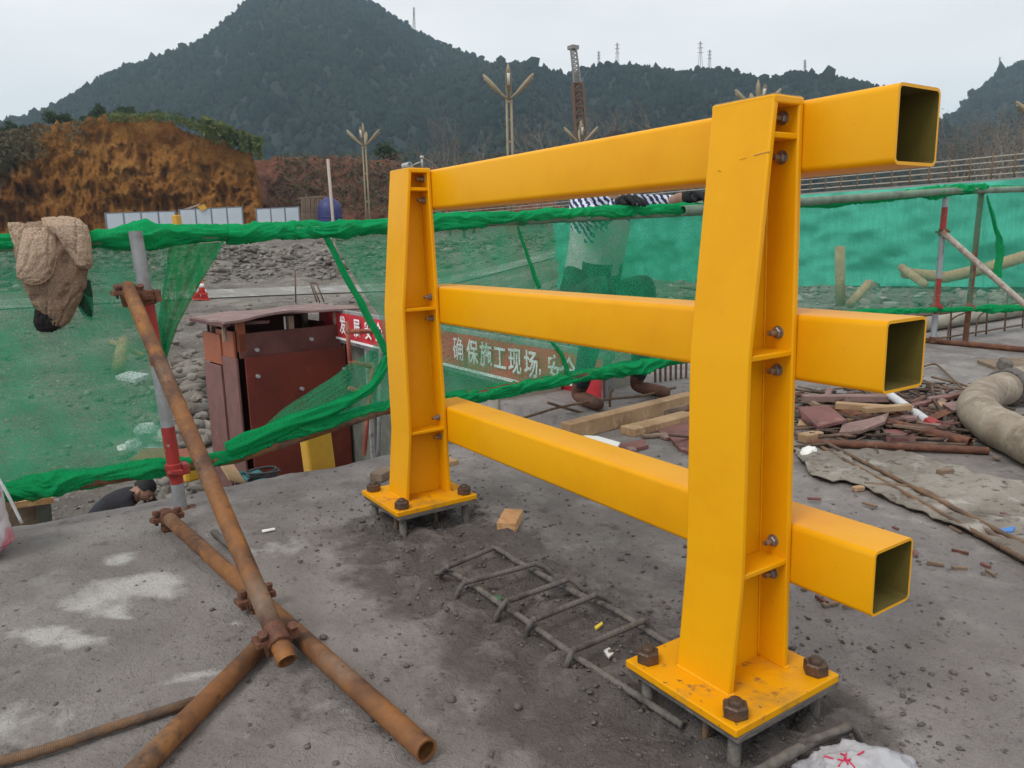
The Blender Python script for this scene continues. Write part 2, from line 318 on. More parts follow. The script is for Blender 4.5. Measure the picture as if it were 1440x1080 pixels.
def spline(pts, n):
    P = np.array(pts, float); k = len(P); out = []
    Q = np.vstack([2*P[0]-P[1], P, 2*P[-1]-P[-2]])
    for t in np.linspace(0, k-1, n):
        i = min(int(t), k-2); u = t-i; a, b, c, d = Q[i], Q[i+1], Q[i+2], Q[i+3]
        out.append(.5*((2*b)+(c-a)*u+(2*a-5*b+4*c-d)*u*u+(3*b-a-3*c+d)*u**3))
    return np.array(out)
def ico(sub=1):
    bm = bmesh.new(); bmesh.ops.create_icosphere(bm, subdivisions=sub, radius=1); V = np.array([v.co for v in bm.verts]); f = np.array([[v.index for v in q.verts] for q in bm.faces]); bm.free(); return V, f
ICO1, ICOF1 = ico(1); ICO2, ICOF2 = ico(2); ICO3, ICOF3 = ico(3)
def bulk(name, V, Fc, m, kind='stuff', smooth=False, mats=None):
    """V (n,k,3) copies of a small mesh with shared faces Fc (q,3 or 4)"""
    n, k = V.shape[:2]; fa = (np.asarray(Fc)[None]+(np.arange(n)*k)[:, None, None]).reshape(-1, Fc.shape[1])
    me = bpy.data.meshes.new(name); me.vertices.add(n*k); me.vertices.foreach_set('co', V.reshape(-1).astype(np.float32))
    c = Fc.shape[1]; me.loops.add(fa.size); me.loops.foreach_set('vertex_index', fa.reshape(-1).astype(np.int32)); me.polygons.add(len(fa))
    me.polygons.foreach_set('loop_start', np.arange(0, fa.size, c, dtype=np.int32)); me.update(calc_edges=True); me.validate()
    if smooth: me.polygons.foreach_set('use_smooth', [True]*len(fa))
    return link(name, me, m, None, (0, 0, 0), kind)
def stones(P, S, rng=RNG, flat=.7):
    """irregular stones at P with size S"""
    n = len(P); V = ICO1[None]*(1+.42*rng.standard_normal((n, 12, 1)).clip(-1.3, 1.3))*np.stack([np.ones(n)*1., rng.uniform(.6, 1, n), rng.uniform(.4, 1, n)*flat], 1)[:, None]
    a = rng.uniform(0, 6.28, n); c, s_ = np.cos(a), np.sin(a); X = V[..., 0]*c[:, None]-V[..., 1]*s_[:, None]; Y = V[..., 0]*s_[:, None]+V[..., 1]*c[:, None]
    V = np.stack([X, Y, V[..., 2]], -1)*np.asarray(S)[:, None, None]
    return V+P[:, None]

# ================================================================== SETTING
# ------------------------------------------------------------------ concrete deck
EDGE = -1.86
def deck_z(X, Y):
    X, Y = np.asarray(X, float), np.asarray(Y, float)
    z = .005*fbm(X*3, Y*3, o=4)+.0035*fbm(X*22, Y*22, 3., o=3)
    tr = np.exp(-((np.clip(np.abs(X+.42)-.5, 0, 9)/.12)**2))*np.exp(-((np.clip(np.abs(Y+.04)-.16, 0, 9)/.10)**2))   # dug-out strip with the cage
    z = z-.004*tr+tr*(.036*np.abs(fbm(X*14, Y*14, 1., o=4))+.022*fbm(X*36, Y*36, 5., o=4))
    for px_ in (0., -1.16):
        r = np.exp(-(((X-px_)/.19)**4+((Y)/.2)**4)); z = z-.016*r+r*(.045*np.abs(fbm(X*17, Y*17, 8., o=4))+.02*fbm(X*42, Y*42, 6., o=3))
    e = np.exp(-((X-EDGE)/.08)**2)*(Y < 1.1); z = z-.010*e*(1+fbm(Y*6, X*6, 2., o=3))
    return z
xs = np.concatenate([np.arange(-2.75, -1.86, .09), np.arange(-1.86, 1.0, .02), np.arange(1.0, 9, .3)])
ys = np.concatenate([np.arange(-7, -1.4, .3), np.arange(-1.4, 1.9, .02), np.arange(1.9, 4, .06), np.arange(4, 16, .3)])
XX, YY = np.meshgrid(xs, ys, indexing='ij'); ZZ = deck_z(XX, YY)
Xj = XX+np.where(np.abs(XX-EDGE) < .005, .012*fbm(YY*5, YY*0, 4., o=4), 0)
b = MB(); b.grid(np.stack([Xj, YY, ZZ], -1)); o = b.build('deck', 'deck', None, True, (0, 0, 0), 'structure')
bm = bmesh.new(); bm.from_mesh(o.data)
dead = [f for f in bm.faces if (lambda c: c.x < EDGE-.001 and c.y < 1.1)(f.calc_center_median())]
bmesh.ops.delete(bm, geom=dead, context='FACES')
be = [e for e in bm.edges if e.is_boundary]; r = bmesh.ops.extrude_edge_only(bm, edges=be)
for v in r['geom']:
    if isinstance(v, bmesh.types.BMVert): v.co.z = -.42
bm.to_mesh(o.data); bm.free(); o.data.update()
n = len(o.data.vertices); co = np.empty(n*3, np.float32); o.data.vertices.foreach_get('co', co); co = co.reshape(-1, 3)
WX, WY = .06*fbm(co[:, 0]*5, co[:, 1]*5, 21., o=4), .06*fbm(co[:, 0]*5, co[:, 1]*5, 31., o=4)
def blob(px, py, ru, rv, ang=0.):
    c = at(px, py); dx, dy = co[:, 0]-c[0]+WX, co[:, 1]-c[1]+WY; u = dx*math.cos(ang)+dy*math.sin(ang); v = -dx*math.sin(ang)+dy*math.cos(ang); return np.exp(-(u/ru)**2-(v/rv)**2)
nf = fbm(co[:, 0]*7, co[:, 1]*7, 11., o=5); nf2 = fbm(co[:, 0]*2.2, co[:, 1]*2.2, 4., o=4)
pale = sum(a*blob(x, y, ru, rv, an) for x, y, ru, rv, an, a in [(178, 790, .06, .05, 1.1, 1.35), (190, 832, .11, .05, .9, 1.35), (140, 860, .09, .04, .5, 1.3), (70, 898, .12, .035, .6, 1.3), (172, 874, .05, .014, .4, 1.3), (230, 815, .10, .03, 1., .9), (300, 945, .07, .02, 1.3, .9), (50, 1010, .13, .09, 1., .7), (330, 880, .05, .02, 1., .6), (380, 770, .16, .08, 1., .7), (1380, 700, 1.3, .5, 1.0, .28), (430, 1000, .16, .12, 0, .45), (1330, 520, 2, 1.2, 1, .25)])
pale = np.clip((pale*(1+1.0*nf)-.12)*1.0, 0, .75)
mud = np.exp(-((np.clip(np.abs(co[:, 0]+.5)-.62, 0, 9)/.16)**2)-((np.clip(np.abs(co[:, 1]+.04)-.15, 0, 9)/.14)**2))
mud = mud+.75*blob(760, 990, .38, .22, 0)+.5*blob(560, 780, .3, .3, 0)+.7*blob(1265, 583, .6, .35, .98); mud = np.clip(mud*(.85+.5*nf)-.05, 0, .85)
for nm, arr in (('pale', pale), ('mud', mud)):
    a = o.data.attributes.new(nm, 'FLOAT', 'POINT'); a.data.foreach_set('value', arr.astype(np.float32))
# crumbs of dirt over the deck
P = []
for (cx, cy, sx, sy, k) in [(-.42, -.03, .40, .14, 1500), (0, 0, .17, .17, 1100), (-1.16, 0, .16, .16, 900), (.1, .15, .35, .3, 400), (-.6, .1, .6, .5, 800), (-.8, -.4, .7, .5, 500), (-.3, 1.1, .7, .5, 500), (-1.2, 1.3, .5, .5, 300)]:
    P.append(np.stack([RNG.normal(cx, sx, k), RNG.normal(cy, sy, k)], 1))
P = np.concatenate(P); P = P[P[:, 0] > EDGE+.03]; S = np.clip(.0020*np.exp(.7*RNG.standard_normal(len(P))), .001, .0065)
P3 = np.column_stack([P, deck_z(P[:, 0], P[:, 1])+S*.25]); bulk('dirt_crumbs', stones(P3, S), ICOF1, 'crumb')

# ------------------------------------------------------------------ ground sheet
def smooth(a, b, x): t = np.clip((x-a)/(b-a), 0, 1); return t*t*(3-2*t)
def ground_z(px, D):
    px, D = np.asarray(px, float), np.asarray(D, float)
    zl = np.interp(D, [0, 9, 25, 38, 46, 50, 57, 64, 75, 100, 180, 4000], [-2.6, -2.6, -2.2, -1.8, -1.5, -1.2, .75, 1.0, 2.2, 2.6, 3, 3])
    zr = np.interp(D, [0, 5, 7, 9, 10, 16, 30, 70, 4000], [-1.6, -1.2, -.5, -.16, -.12, -.22, -.3, 2.2, 3])
    w = smooth(560, 900, px); z = zl*(1-w)+zr*w
    heap = 1.5*np.exp(-((px-265)/55.)**2)*smooth(6.5, 9.5, D)*(1-smooth(12, 22, D))           # rubble beside the shed
    return z+heap
pxs = np.linspace(-900, 2300, 260); Ds = np.concatenate([np.linspace(1.5, 12, 50), np.linspace(12.4, 80, 130), np.geomspace(82, 1500, 34)])
PX, DD = np.meshgrid(pxs, Ds, indexing='ij')
ang = (PX-720)/F
dirh = RT[None, None, :2]*ang[..., None]+FW[:2]/np.linalg.norm(FW[:2]); dirh = dirh/np.linalg.norm(dirh, axis=-1)[..., None]
GX, GY = CAM[0]+dirh[..., 0]*DD, CAM[1]+dirh[..., 1]*DD
GZ = ground_z(PX, DD)+np.where((DD < 120) & ~((DD > 39.6) & (DD < 45.8)), .07*fbm(GX*1.1, GY*1.1, o=5)*np.clip(DD/10, .5, 3), 0)+np.where((DD > 46) & (DD < 64), .35*fbm(GX*.5, GY*.5, 3., o=4), 0)
b = MB(); b.grid(np.stack([GX, GY, GZ], -1)); g = b.build('ground', 'gravel_ground', None, True, (0, 0, 0), 'structure')
def gpos(px, D):
    a = (np.asarray(px, float)-720)/F; d = RT[None, :2]*a[:, None]+FW[:2]/np.linalg.norm(FW[:2]); d = d/np.linalg.norm(d, axis=1)[:, None]
    return np.column_stack([CAM[0]+d[:, 0]*D, CAM[1]+d[:, 1]*D, ground_z(px, D)])
# loose stone on the ground: uncountable rubble
n1 = 7000; px = RNG.uniform(-250, 560, n1); D = 3.5+36*RNG.random(n1)**1.5; q1 = gpos(px, D); s1 = np.clip(.0085*np.exp(.8*RNG.standard_normal(n1))*np.sqrt(D/6), .008, .2)
n2 = 4200; px = RNG.normal(262, 42, n2); D = RNG.uniform(6.5, 20, n2); q2 = gpos(px, D); s2 = np.clip(.026*np.exp(.95*RNG.standard_normal(n2)), .008, .2)
n3 = 9000; px = RNG.uniform(-300, 1000, n3); D = 49+9.5*RNG.beta(1.6, 1.6, n3); q3 = gpos(px, D); s3 = np.clip(.075*np.exp(.7*RNG.standard_normal(n3)), .03, .42); q3[:, 2] += .35*fbm(q3[:, 0]*.5, q3[:, 1]*.5, 3., o=4)
n4 = 5000; px = RNG.uniform(560, 1700, n4); D = RNG.uniform(6, 30, n4); q4 = gpos(px, D); s4 = np.clip(.032*np.exp(.7*RNG.standard_normal(n4)), .012, .13)
q = np.concatenate([q1, q2, q3, q4]); s = np.concatenate([s1, s2, s3, s4]); q[:, 2] += s*.2
bulk('loose_rubble', stones(q, s), ICOF1, 'gravel_stone')
# wet haul road across the pit
b = MB(); A = np.linspace(-300, 900, 60); rows = []
for D in (40.5, 42, 43.5, 45): p = gpos(A, np.full(60, D)); p[:, 2] += .05; rows.append(p)
b.grid(np.array(rows)); b.build('road', 'road_wet', None, True, (0, 0, 0), 'structure')

# ------------------------------------------------------------------ cut earth bank (cliff) and lower red bank
def bank(name, xs_, ys_, D0, D1, m, depth=45, seed=0., base=1.2, rough=1.0):
    A = np.arange(xs_[0], xs_[-1]+1, 2.2); top = np.interp(A, xs_, ys_); rows = []; veg = []
    ztop = np.array([atd(a, t, D1)[2] for a, t in zip(A, top)])+.55*rough*fbm(A/9., A*0, seed+3, o=4)
    nA, nT = len(A), 46
    ax = A/12.
    for i in range(nT):
        t = i/(nT-1.); z = base+(ztop-base)*t
        D = D0+(D1-D0)*t+rough*(2.6*fbm(ax*.35, z*.30, seed, o=5)+1.8*np.abs(fbm(ax*.9, z*.7, seed+5, o=4))*1.3+1.1*np.floor(2.2*(z*.35+.8*fbm(ax*.3, z*.1, seed+8, o=3)))%2*.5)*math.sin(math.pi*min(1, .15+t*.85))
        rows.append(np.column_stack([gpos(A, D)[:, :2], z])); veg.append(np.full(nA, t))
    for i in range(1, 12):
        t = i/11.; D = D1+depth*t; z = base+(ztop-base)*(1-t**1.6)+.5*fbm(ax*.5, D*.1, seed+2, o=3)*(1-t)
        rows.append(np.column_stack([gpos(A, np.full(nA, D))[:, :2], z])); veg.append(np.full(nA, 2.))
    b = MB(); b.grid(np.array(rows)); o = b.build(name, m, None, True, (0, 0, 0), 'structure')
    return o, A, np.array(rows), np.array(veg)
cl, A, rows, veg = bank('earth_bank', [-420, -100, 0, 60, 95, 130, 165, 240, 270, 330, 372, 380, 384, 388], [215, 200, 190, 186, 178, 173, 166, 166, 176, 198, 214, 235, 280, 345], 70, 76, 'cliff_soil')
vv = np.zeros(veg.shape)
for i in range(veg.shape[0]):
    lim = np.interp(A, [-400, 0, 40, 90, 120, 150, 300], [.15, .35, .55, .82, .93, .985, .985])
    vv[i] = np.clip((veg[i]-lim)*7+.9*fbm(A/14., veg[i]*8, 3., o=4), 0, 1)*(1 if True else 0)
a = cl.data.attributes.new('veg', 'FLOAT', 'POINT'); a.data.foreach_set('value', vv.reshape(-1).astype(np.float32))
bank('red_earth_bank', [352, 400, 450, 500, 545, 600, 680, 760, 850], [228, 222, 220, 219, 224, 232, 240, 262, 330], 78, 85, 'red_bank', 30, 9., 1.5, .8)

# ------------------------------------------------------------------ mountains
def mountain(name, xs_, ys_, D, run, seed, ntree, tsize):
    A = np.arange(xs_[0], xs_[-1]+1, 6.); top = np.interp(A, xs_, ys_)
    zr = np.array([atd(a, t, D)[2] for a, t in zip(A, top)]); rows = []; zb = 3.
    T = np.linspace(0, 1, 40)
    for t in T:
        d = D-run*(1-t); z = zb+(zr-zb)*(t**1.15)
        w = math.sin(math.pi*t)
        rows.append(np.column_stack([gpos(A, np.full(len(A), d)+w*28*fbm(A/70., t*3, seed, o=4))[:, :2], z+w*20*fbm(A/45., t*4, seed+3, o=5)]))
    for t in np.linspace(.1, 1, 10):
        rows.append(np.column_stack([gpos(A, np.full(len(A), D+run*t))[:, :2], zb+(zr-zb)*(1-t)-1]))
    G = np.array(rows); b = MB(); b.grid(G); b.build(name, 'mountain_soil', None, True, (0, 0, 0), 'structure')
    # tree positions: bilinear samples on the front slope
    u = RNG.uniform(0, len(A)-1.001, ntree); v = np.where(RNG.random(ntree) < .32, RNG.uniform(38.3, 39.6, ntree), 39*RNG.random(ntree)**.75)
    i, j = v.astype(int), u.astype(int); fv, fu = (v-i)[:, None], (u-j)[:, None]
    tsz = np.where(v > 38, .52, 1.); P = (G[i, j]*(1-fu)+G[i, j+1]*fu)*(1-fv)+(G[i+1, j]*(1-fu)+G[i+1, j+1]*fu)*fv
    tsz = tsz*np.where(RNG.random(ntree) < .03, 1.6, 1.); return P, np.clip(tsize*np.exp(.30*RNG.standard_normal(ntree)), tsize*.5, tsize*2)*tsz
TP, TS = [], []
for args in [('mountain', [40, 95, 150, 190, 260, 300, 340, 380, 405, 440, 490, 530, 560, 600, 650, 700, 760, 830, 900], [182, 166, 137, 112, 88, 74, 49, 14, -12, -34, -30, -2, 16, 46, 70, 92, 120, 170, 240], 640, 330, 1., 11500, 3.4),
             ('ridge', [560, 640, 690, 720, 740, 760, 800, 830, 850, 900, 950, 1000, 1030, 1060, 1085, 1110, 1140, 1180, 1230, 1280, 1340, 1400], [150, 100, 96, 92, 90, 94, 110, 97, 94, 96, 104, 99, 106, 118, 112, 106, 108, 117, 130, 160, 200, 250], 520, 250, 5., 7500, 2.9),
             ('right_mountain', [1230, 1290, 1320, 1345, 1380, 1412, 1440, 1500, 1600, 1750], [230, 190, 168, 142, 108, 91, 96, 70, 60, 150], 760, 300, 9., 3200, 4.0),
             ('left_ridge', [-500, -300, -100, 0, 30, 60, 100, 140], [150, 160, 175, 184, 186, 190, 192, 200], 800, 250, 12., 1400, 4.5)]:
    p, s = mountain(*args); TP.append(p); TS.append(s)
TP = np.concatenate(TP); TS = np.concatenate(TS)
def crowns(P, S, k=2):
    n = len(P); out = []
    for i in range(k):
        V = ICO1[None]*(1+.3*RNG.standard_normal((n, 12, 1)).clip(-1.3, 1.3)); sc = S*RNG.uniform(.35, .62, n)
        tall = RNG.uniform(.8, 1.6, n); V = V*np.stack([sc, sc, sc*tall], 1)[:, None]
        off = np.stack([RNG.normal(0, .28, n)*S, RNG.normal(0, .28, n)*S, S*(.35+.38*i)+RNG.normal(0, .1, n)*S], 1)
        out.append(V+(P+off)[:, None])
    return np.concatenate(out)
bulk('mountain_forest', crowns(TP, TS), ICOF1, 'forest', smooth=True)

# ================================================================== YELLOW GUARDRAIL
S_ = K; L = 1.8129*K; w = .1795*K; ZT = 1.5539*K; ZM = .9641*K; ZL = .4209*K; ZP = .12*K; PT = .0223*K
FY = [(ZT, -.021*K), (ZM, -.082*K), (ZL, -.079*K), (ZP, -.108*K)]
def bfy(z): return (.0827+.0283*(1.5539-z/K))*K
def ffy(z): return float(np.interp(z, [q[0] for q in FY[::-1]], [q[1] for q in FY[::-1]]))
gr = thing('guardrail', 'bright yellow steel guardrail of two posts and three square rails bolted on the deck', 'guardrail', (-L/2, 0, ZP-PT))
def slab_strip(zs, yf, yb, x0, x1):
    """plate following the profile: front y yf(z), back y yb(z), from x0 to x1"""
    b = MB(); V = []
    for z in zs: V += [(x0, yf(z), z), (x1, yf(z), z), (x1, yb(z), z), (x0, yb(z), z)]
    fs = [(3, 2, 1, 0)]; k = len(zs)
    for i in range(k-1):
        for j in range(4): fs.append((4*i+j, 4*i+(j+1) % 4, 4*i+4+(j+1) % 4, 4*i+4+j))
    fs.append((4*k-4, 4*k-3, 4*k-2, 4*k-1)); return b.add(V, fs)
tf = .011; tw = .008
def bevel(o, wd=.0016, seg=2):
    m = o.modifiers.new('bevel', 'BEVEL'); m.width = wd; m.segments = seg; m.limit_method = 'ANGLE'; m.angle_limit = math.radians(40); autosmooth(o, 40); return o
zsF = [ZP-.001, ZL-.006, ZL+.006, ZM-.008, ZM+.008, ZT]
def hexnut(r, h, c, axis='z'):
    b = MB(); seg = 6; prof = [(r*.90, 0), (r, h*.1), (r, h*.86), (r*.86, h), ]
    V = []; fs = []
    for (rr, zz) in prof:
        for j in range(seg): a = j*math.pi/3+.3; V.append((rr*math.cos(a), rr*math.sin(a), zz))
    for i in range(len(prof)-1):
        for j in range(seg): fs.append((i*seg+j, i*seg+(j+1) % seg, (i+1)*seg+(j+1) % seg, (i+1)*seg+j))
    fs.append(tuple(range(seg-1, -1, -1))); fs.append(tuple(range((len(prof)-1)*seg, len(prof)*seg)))
    V = np.array(V)
    if axis == 'y': V = np.stack([V[:, 0], -V[:, 2], V[:, 1]], 1)
    return b.add(V+np.array(c), fs)
for k, ox in enumerate((0., -L)):
    webm = slab_strip(zsF, lambda z: ffy(z)+tf-.001, lambda z: bfy(z)-tf+.001, ox-tw/2, ox+tw/2)
    post = bevel(webm.build('post', 'yellow_paint', gr, origin=(ox, 0, ZP)), .001)
    bevel(slab_strip(zsF, ffy, lambda z: ffy(z)+tf, ox-w/2, ox+w/2).build('front_flange', 'yellow_paint', post), .003, 3)
    bevel(slab_strip([ZP-.001, ZT], lambda z: bfy(z)-tf, bfy, ox-w/2, ox+w/2).build('rear_flange', 'yellow_paint', post), .003, 3)
    c = MB(); c.box((ox, (ffy(ZT)+bfy(ZT))/2, ZT-.006), (w+.001, bfy(ZT)-ffy(ZT)+.001, .012)); bevel(c.build('cap_plate', 'yellow_paint', post), .0025)
    c = MB(); c.box((ox, (ffy(ZT)+bfy(ZT))/2, ZT+.0005), (w-.004, bfy(ZT)-ffy(ZT)-.004, .002)); c.build('bare_top', 'bare_edge', post)
    for zst in (1.468*K, ZM, ZL):
        for sx in (-1, 1):
            c = MB(); x0, x1 = ox+sx*tw/2, ox+sx*(w/2-.002)
            c.box(((x0+x1)/2, (ffy(zst)+tf+bfy(zst)-tf)/2, zst), (abs(x1-x0), bfy(zst)-ffy(zst)-2*tf+.004, .009)); bevel(c.build('stiffener', 'yellow_paint', post), .002)
    # weld fillets along the web
    c = MB()
    for sx in (-1, 1):
        for fy, sg in ((lambda z: ffy(z)+tf, 1), (lambda z: bfy(z)-tf, -1)):
            pts = [(ox+sx*(tw/2+.001), fy(z)+sg*.001, z) for z in np.linspace(ZP, ZT-.012, 60)]
            c.tube(pts, [.0022*(1+.25*math.sin(i*2.1)) for i in range(60)], 6)
    for (x0, y0, x1, y1) in [(-w/2, ffy(ZP), w/2, ffy(ZP)), (-w/2, bfy(ZP), w/2, bfy(ZP)), (w/2, ffy(ZP), w/2, ffy(ZP)+tf), (w/2, bfy(ZP)-tf, w/2, bfy(ZP))]:
        n = 24; c.tube([(ox+lerp(x0, x1, t), lerp(y0, y1, t), ZP+.0005) for t in np.linspace(0, 1, n)], [.0034*(1+.2*math.sin(i*1.9)) for i in range(n)], 6)
    c.build('weld_bead', 'yellow_paint', post, True)
    for zb in (1.513*K, 1.425*K, 1.012*K, .918*K, .468*K, .378*K):
        for sx in (-1, 1):
            yb = bfy(zb)-tf; xb = ox+sx*.030
            nb = hexnut(.0085, .0075, (xb, yb, zb), 'y').build('nut', 'bolt_steel', post)
            c = MB(); c.tube([(xb, yb, zb), (xb, yb-.021, zb)], .0048, 8); c.tube([(xb, yb, zb), (xb, yb-.0018, zb)], .0105, 12); c.build('bolt', 'bolt_steel', nb)
    bp = MB(); bp.box((ox, 0, ZP-PT/2), (.379*K, .3994*K, PT)); bp = bevel(bp.build('base_plate', 'yellow_dirty', gr), .0022)
    c = MB(); c.box((ox+.002, .002, ZP-PT-.006), (.379*K-.004, .3994*K-.006, .012)); ap = bevel(c.build('anchor_plate', 'mud_steel', gr), .002)
    for sx in (-1, 1):
        for sy in (-1, 1):
            x, y = ox+sx*(.1895*K-.026), sy*(.1997*K-.028)
            nb = hexnut(.0205, .021, (x, y, ZP), 'z').build('anchor_nut', 'nut_rust', gr)
            c = MB(); c.tube([(x, y, ZP), (x, y, ZP+.024), (x, y, ZP+.0275), (x, y, ZP+.0285)], [.0115, .0115, .0095, .004], 12); autosmooth(c.build('anchor_bolt', 'nut_rust', nb))
            c = MB(); c.tube([(x, y, ZP-PT-.010), (x+.001, y, -.02), (x, y+.002, -.12)], .0105, 10); c.build('anchor_rod', 'mud_steel', ap, True)
    c = MB()
    for (x, y) in ((.03, -.09), (-.05, .03), (.06, .02)): c.tube([(ox+x, y, ZP-PT-.010), (ox+x*1.1, y*1.05, -.05)], .006, 7)
    c.build('tie_bar', 'rebar_rust', ap, True)
def rail_mesh(x0, x1, y0, y1, z0, z1, rad=.010, th=.0045):
    def loop(a, r):
        pts = []
        for (cx, cy, s0) in ((y1-a-r, z1-a-r, 0), (y0+a+r, z1-a-r, 90), (y0+a+r, z0+a+r, 180), (y1-a-r, z0+a+r, 270)):
            for t in np.linspace(0, 90, 5): g_ = math.radians(s0+t); pts.append((cx+r*math.cos(g_), cy+r*math.sin(g_)))
        return pts
    o_, i_ = loop(0, rad), loop(th, rad-th); n = len(o_); V = []
    xsn = np.linspace(x0, x1, 2)
    for x in (x0, x1): V += [(x, a, b_) for a, b_ in o_]
    for x in (x0, x1): V += [(x, a, b_) for a, b_ in i_]
    out, inn, edge = [], [], []
    for j in range(n):
        k = (j+1) % n; out.append((j, n+j, n+k, k)); inn.append((2*n+j, 2*n+k, 3*n+k, 3*n+j)); edge += [(j, k, 2*n+k, 2*n+j), (n+j, 3*n+j, 3*n+k, n+k)]
    return V, out, inn, edge
for i, zt in enumerate((1.5504*K, 1.0568*K, .5177*K)):
    h = .164*K; d = .1645*K; y0 = bfy(zt-h/2)+.0015; x0, x1 = -L-.055, .3105*K
    V, out, inn, edge = rail_mesh(x0, x1, y0, y0+d, zt-h, zt)
    b = MB(); b.add(V, out+inn+edge); o = b.build('rail', ['yellow_paint', 'yellow_inside_shade', 'bare_edge'], gr)
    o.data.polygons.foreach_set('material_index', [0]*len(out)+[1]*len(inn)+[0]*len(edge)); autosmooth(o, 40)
    c = MB(); c.box((x0+.002, y0+d/2, zt-h/2), (.004, d-.012, h-.012)); c.build('end_cap', 'yellow_paint', o)
    for ox in (0., -L):     # pads welded to the rail behind the flange
        c = MB(); c.box((ox, y0-.0005, zt-h/2), (w*.9, .004, h*.8)); c.build('pad', 'yellow_paint', o)
for (pts, wd_, m_) in [([(1060, 219), (1070, 216), (1082, 213)], .0012, 'rebar_pale'), ([(1040, 225), (1050, 222)], .0006, 'rust_pipe'), ([(1010, 240), (1014, 241)], .0010, 'nut_rust')]:
    P = []
    for (x_, y_) in pts:
        d_ = ray(x_, y_); lo, hi = .5, 3.
        for _ in range(40):
            md_ = (lo+hi)/2; q_ = CAM+d_*md_
            if q_[1] > ffy(q_[2]): hi = md_
            else: lo = md_
        P.append(CAM+d_*lo)
    c = MB(); c.tube(P, wd_, 6, squash=.3); c.build('scratch', m_, gr)
# little wire coil and clip left on the far post
zc = ZT+.002
t = thing('wire_coil', 'small grey coil of tie wire with clip lying on top of the far yellow post', 'wire coil', (-L, .02, zc))
a = np.linspace(0, 2*math.pi*9, 160); c = MB(); c.tube(np.column_stack([-L-.02+.0045*a/6.28*1.0, .012+.0075*np.cos(a), zc+.0085+.0075*np.sin(a)]), .0013, 5); c.build('coil', 'wire_grey', t, True)
c = MB(); c.tube([(-L+.02, .012, zc+.006), (-L+.045, .035, zc+.017)], .0016, 6); c.tube([(-L+.045, .035, zc), (-L+.045, .035, zc+.03)], .003, 8); c.tube([(-L+.045, .035, zc+.024), (-L+.045, .035, zc+.031)], .0055, 8); c.build('clip', 'wire_grey', t, True)

# ================================================================== REBAR CAGE ON THE DECK
cg = thing('rebar_cage', 'mud covered rebar cage of bent stirrups half buried between the yellow posts', 'rebar cage', at(770, 860))
def rebar(name, pts, r, parent, m='rebar_mud', n=60, rib=True):
    n = n*3; P = spline(pts, n); c = MB(); c.tube(P, [r*(1+(.10 if (i % 3) else -.08)+.05*math.sin(i*.23)) for i in range(n)], 8); return c.build(name, m, parent, True)
rb = .0065
def g(px, py, z): return at(px, py, z)
rebar('long_bar', [g(612, 806, .016), g(640, 808, .02), g(705, 850, .02), g(750, 880, .018), g(802, 918, .02), g(880, 968, .012), g(960, 1020, .004)], rb, cg)
rebar('long_bar', [g(690, 768, .03), g(728, 790, .016), g(770, 813, .022), g(815, 836, .022), g(865, 858, .02), g(930, 899, .016), g(1000, 940, .01)], rb, cg)
for (l0, l1, r1, r2) in [((618, 812), (628, 798), (695, 770), (728, 792)), ((637, 850), (652, 820), (753, 793), (775, 806)), ((697, 872), (712, 846), (800, 815), (822, 832)), ((738, 899), (750, 872), (838, 837), (858, 848)), ((790, 955), (806, 915), (905, 873), (918, 888)), ((1120, 1062), (1128, 1045), (1196, 1022), (1210, 1040))]:
    a, b_, c_, d_ = g(*l0, -.006), g(*l1, .040), g(*r1, .040), g(*r2, .012)
    m1 = b_*.93+c_*.07; m2 = b_*.07+c_*.93
    rebar('stirrup', [a, (a+b_)/2+np.array([0, 0, .004]), b_, m1, (b_+c_)/2, m2, c_, (c_+d_)/2+np.array([0, 0, .004]), d_], rb*.92, cg, n=70)
rebar('long_bar', [g(1060, 1090, .03), g(1130, 1050, .035), g(1195, 1022, .03)], rb*1.2, cg)

# ================================================================== SCAFFOLD TUBES AND COUPLERS
PR = .0190
def coupler(p, d, parent, m='rust_dark', r=PR, wd=.042, seed=0):
    p = np.array(p); d = np.array(d, float); d /= np.linalg.norm(d)
    a = np.cross(d, [0, 0, 1.]); a = a/np.linalg.norm(a) if np.linalg.norm(a) > .1 else np.array([1., 0, 0]); e = np.cross(a, d); rs = random.Random(seed)
    c = MB(); c.tube([p-d*wd/2, p-d*wd*.45, p+d*wd*.45, p+d*wd/2], [r+.003, r+.0065, r+.0065, r+.003], 14)
    c.bar(p+a*(r+.002), p+a*(r+.026), wd*.8, .012); c.bar(p-a*(r+.002), p-a*(r+.022), wd*.7, .016)
    c.bar(p+a*(r+.012)-e*.018, p+a*(r+.012)+e*.026, .009, .009); c.bar(p-a*(r+.010)-e*.022, p-a*(r+.010)+e*.022, .009, .009)
    c.bar(p-e*(r+.002), p-e*(r+.020), wd*.9, .034)
    V = np.concatenate(c.v); V = V+.0035*np.stack([vn(V[:, 0]*70+seed, V[:, 1]*70, V[:, 2]*70), vn(V[:, 0]*70, V[:, 1]*70+9, V[:, 2]*70), vn(V[:, 0]*70, V[:, 1]*70, V[:, 2]*70+seed)], 1); c.v = [V]
    o = c.build('coupler', m, parent)
    for q in (p+a*(r+.012)+e*.020, p-a*(r+.010)+e*.018): c = MB(); c.tube([q-e*.005, q+e*.005], .0098, 6); c.build('nut', m, o)
    return bevel(o, .002)
def tube_thing(name, p0, p1, m, label, r=PR, cat='scaffold tube', group=None, sag=0.):
    p0, p1 = np.array(p0, float), np.array(p1, float); n = 12; P = np.array([lerp(p0, p1, t)+np.array([0, 0, -sag*math.sin(math.pi*t)]) for t in np.linspace(0, 1, n)])
    c = MB(); c.tube(P, r, 18, hollow=.0035); o = c.build(name, m, None); autosmooth(o, 50); return tag(o, label, cat, group)
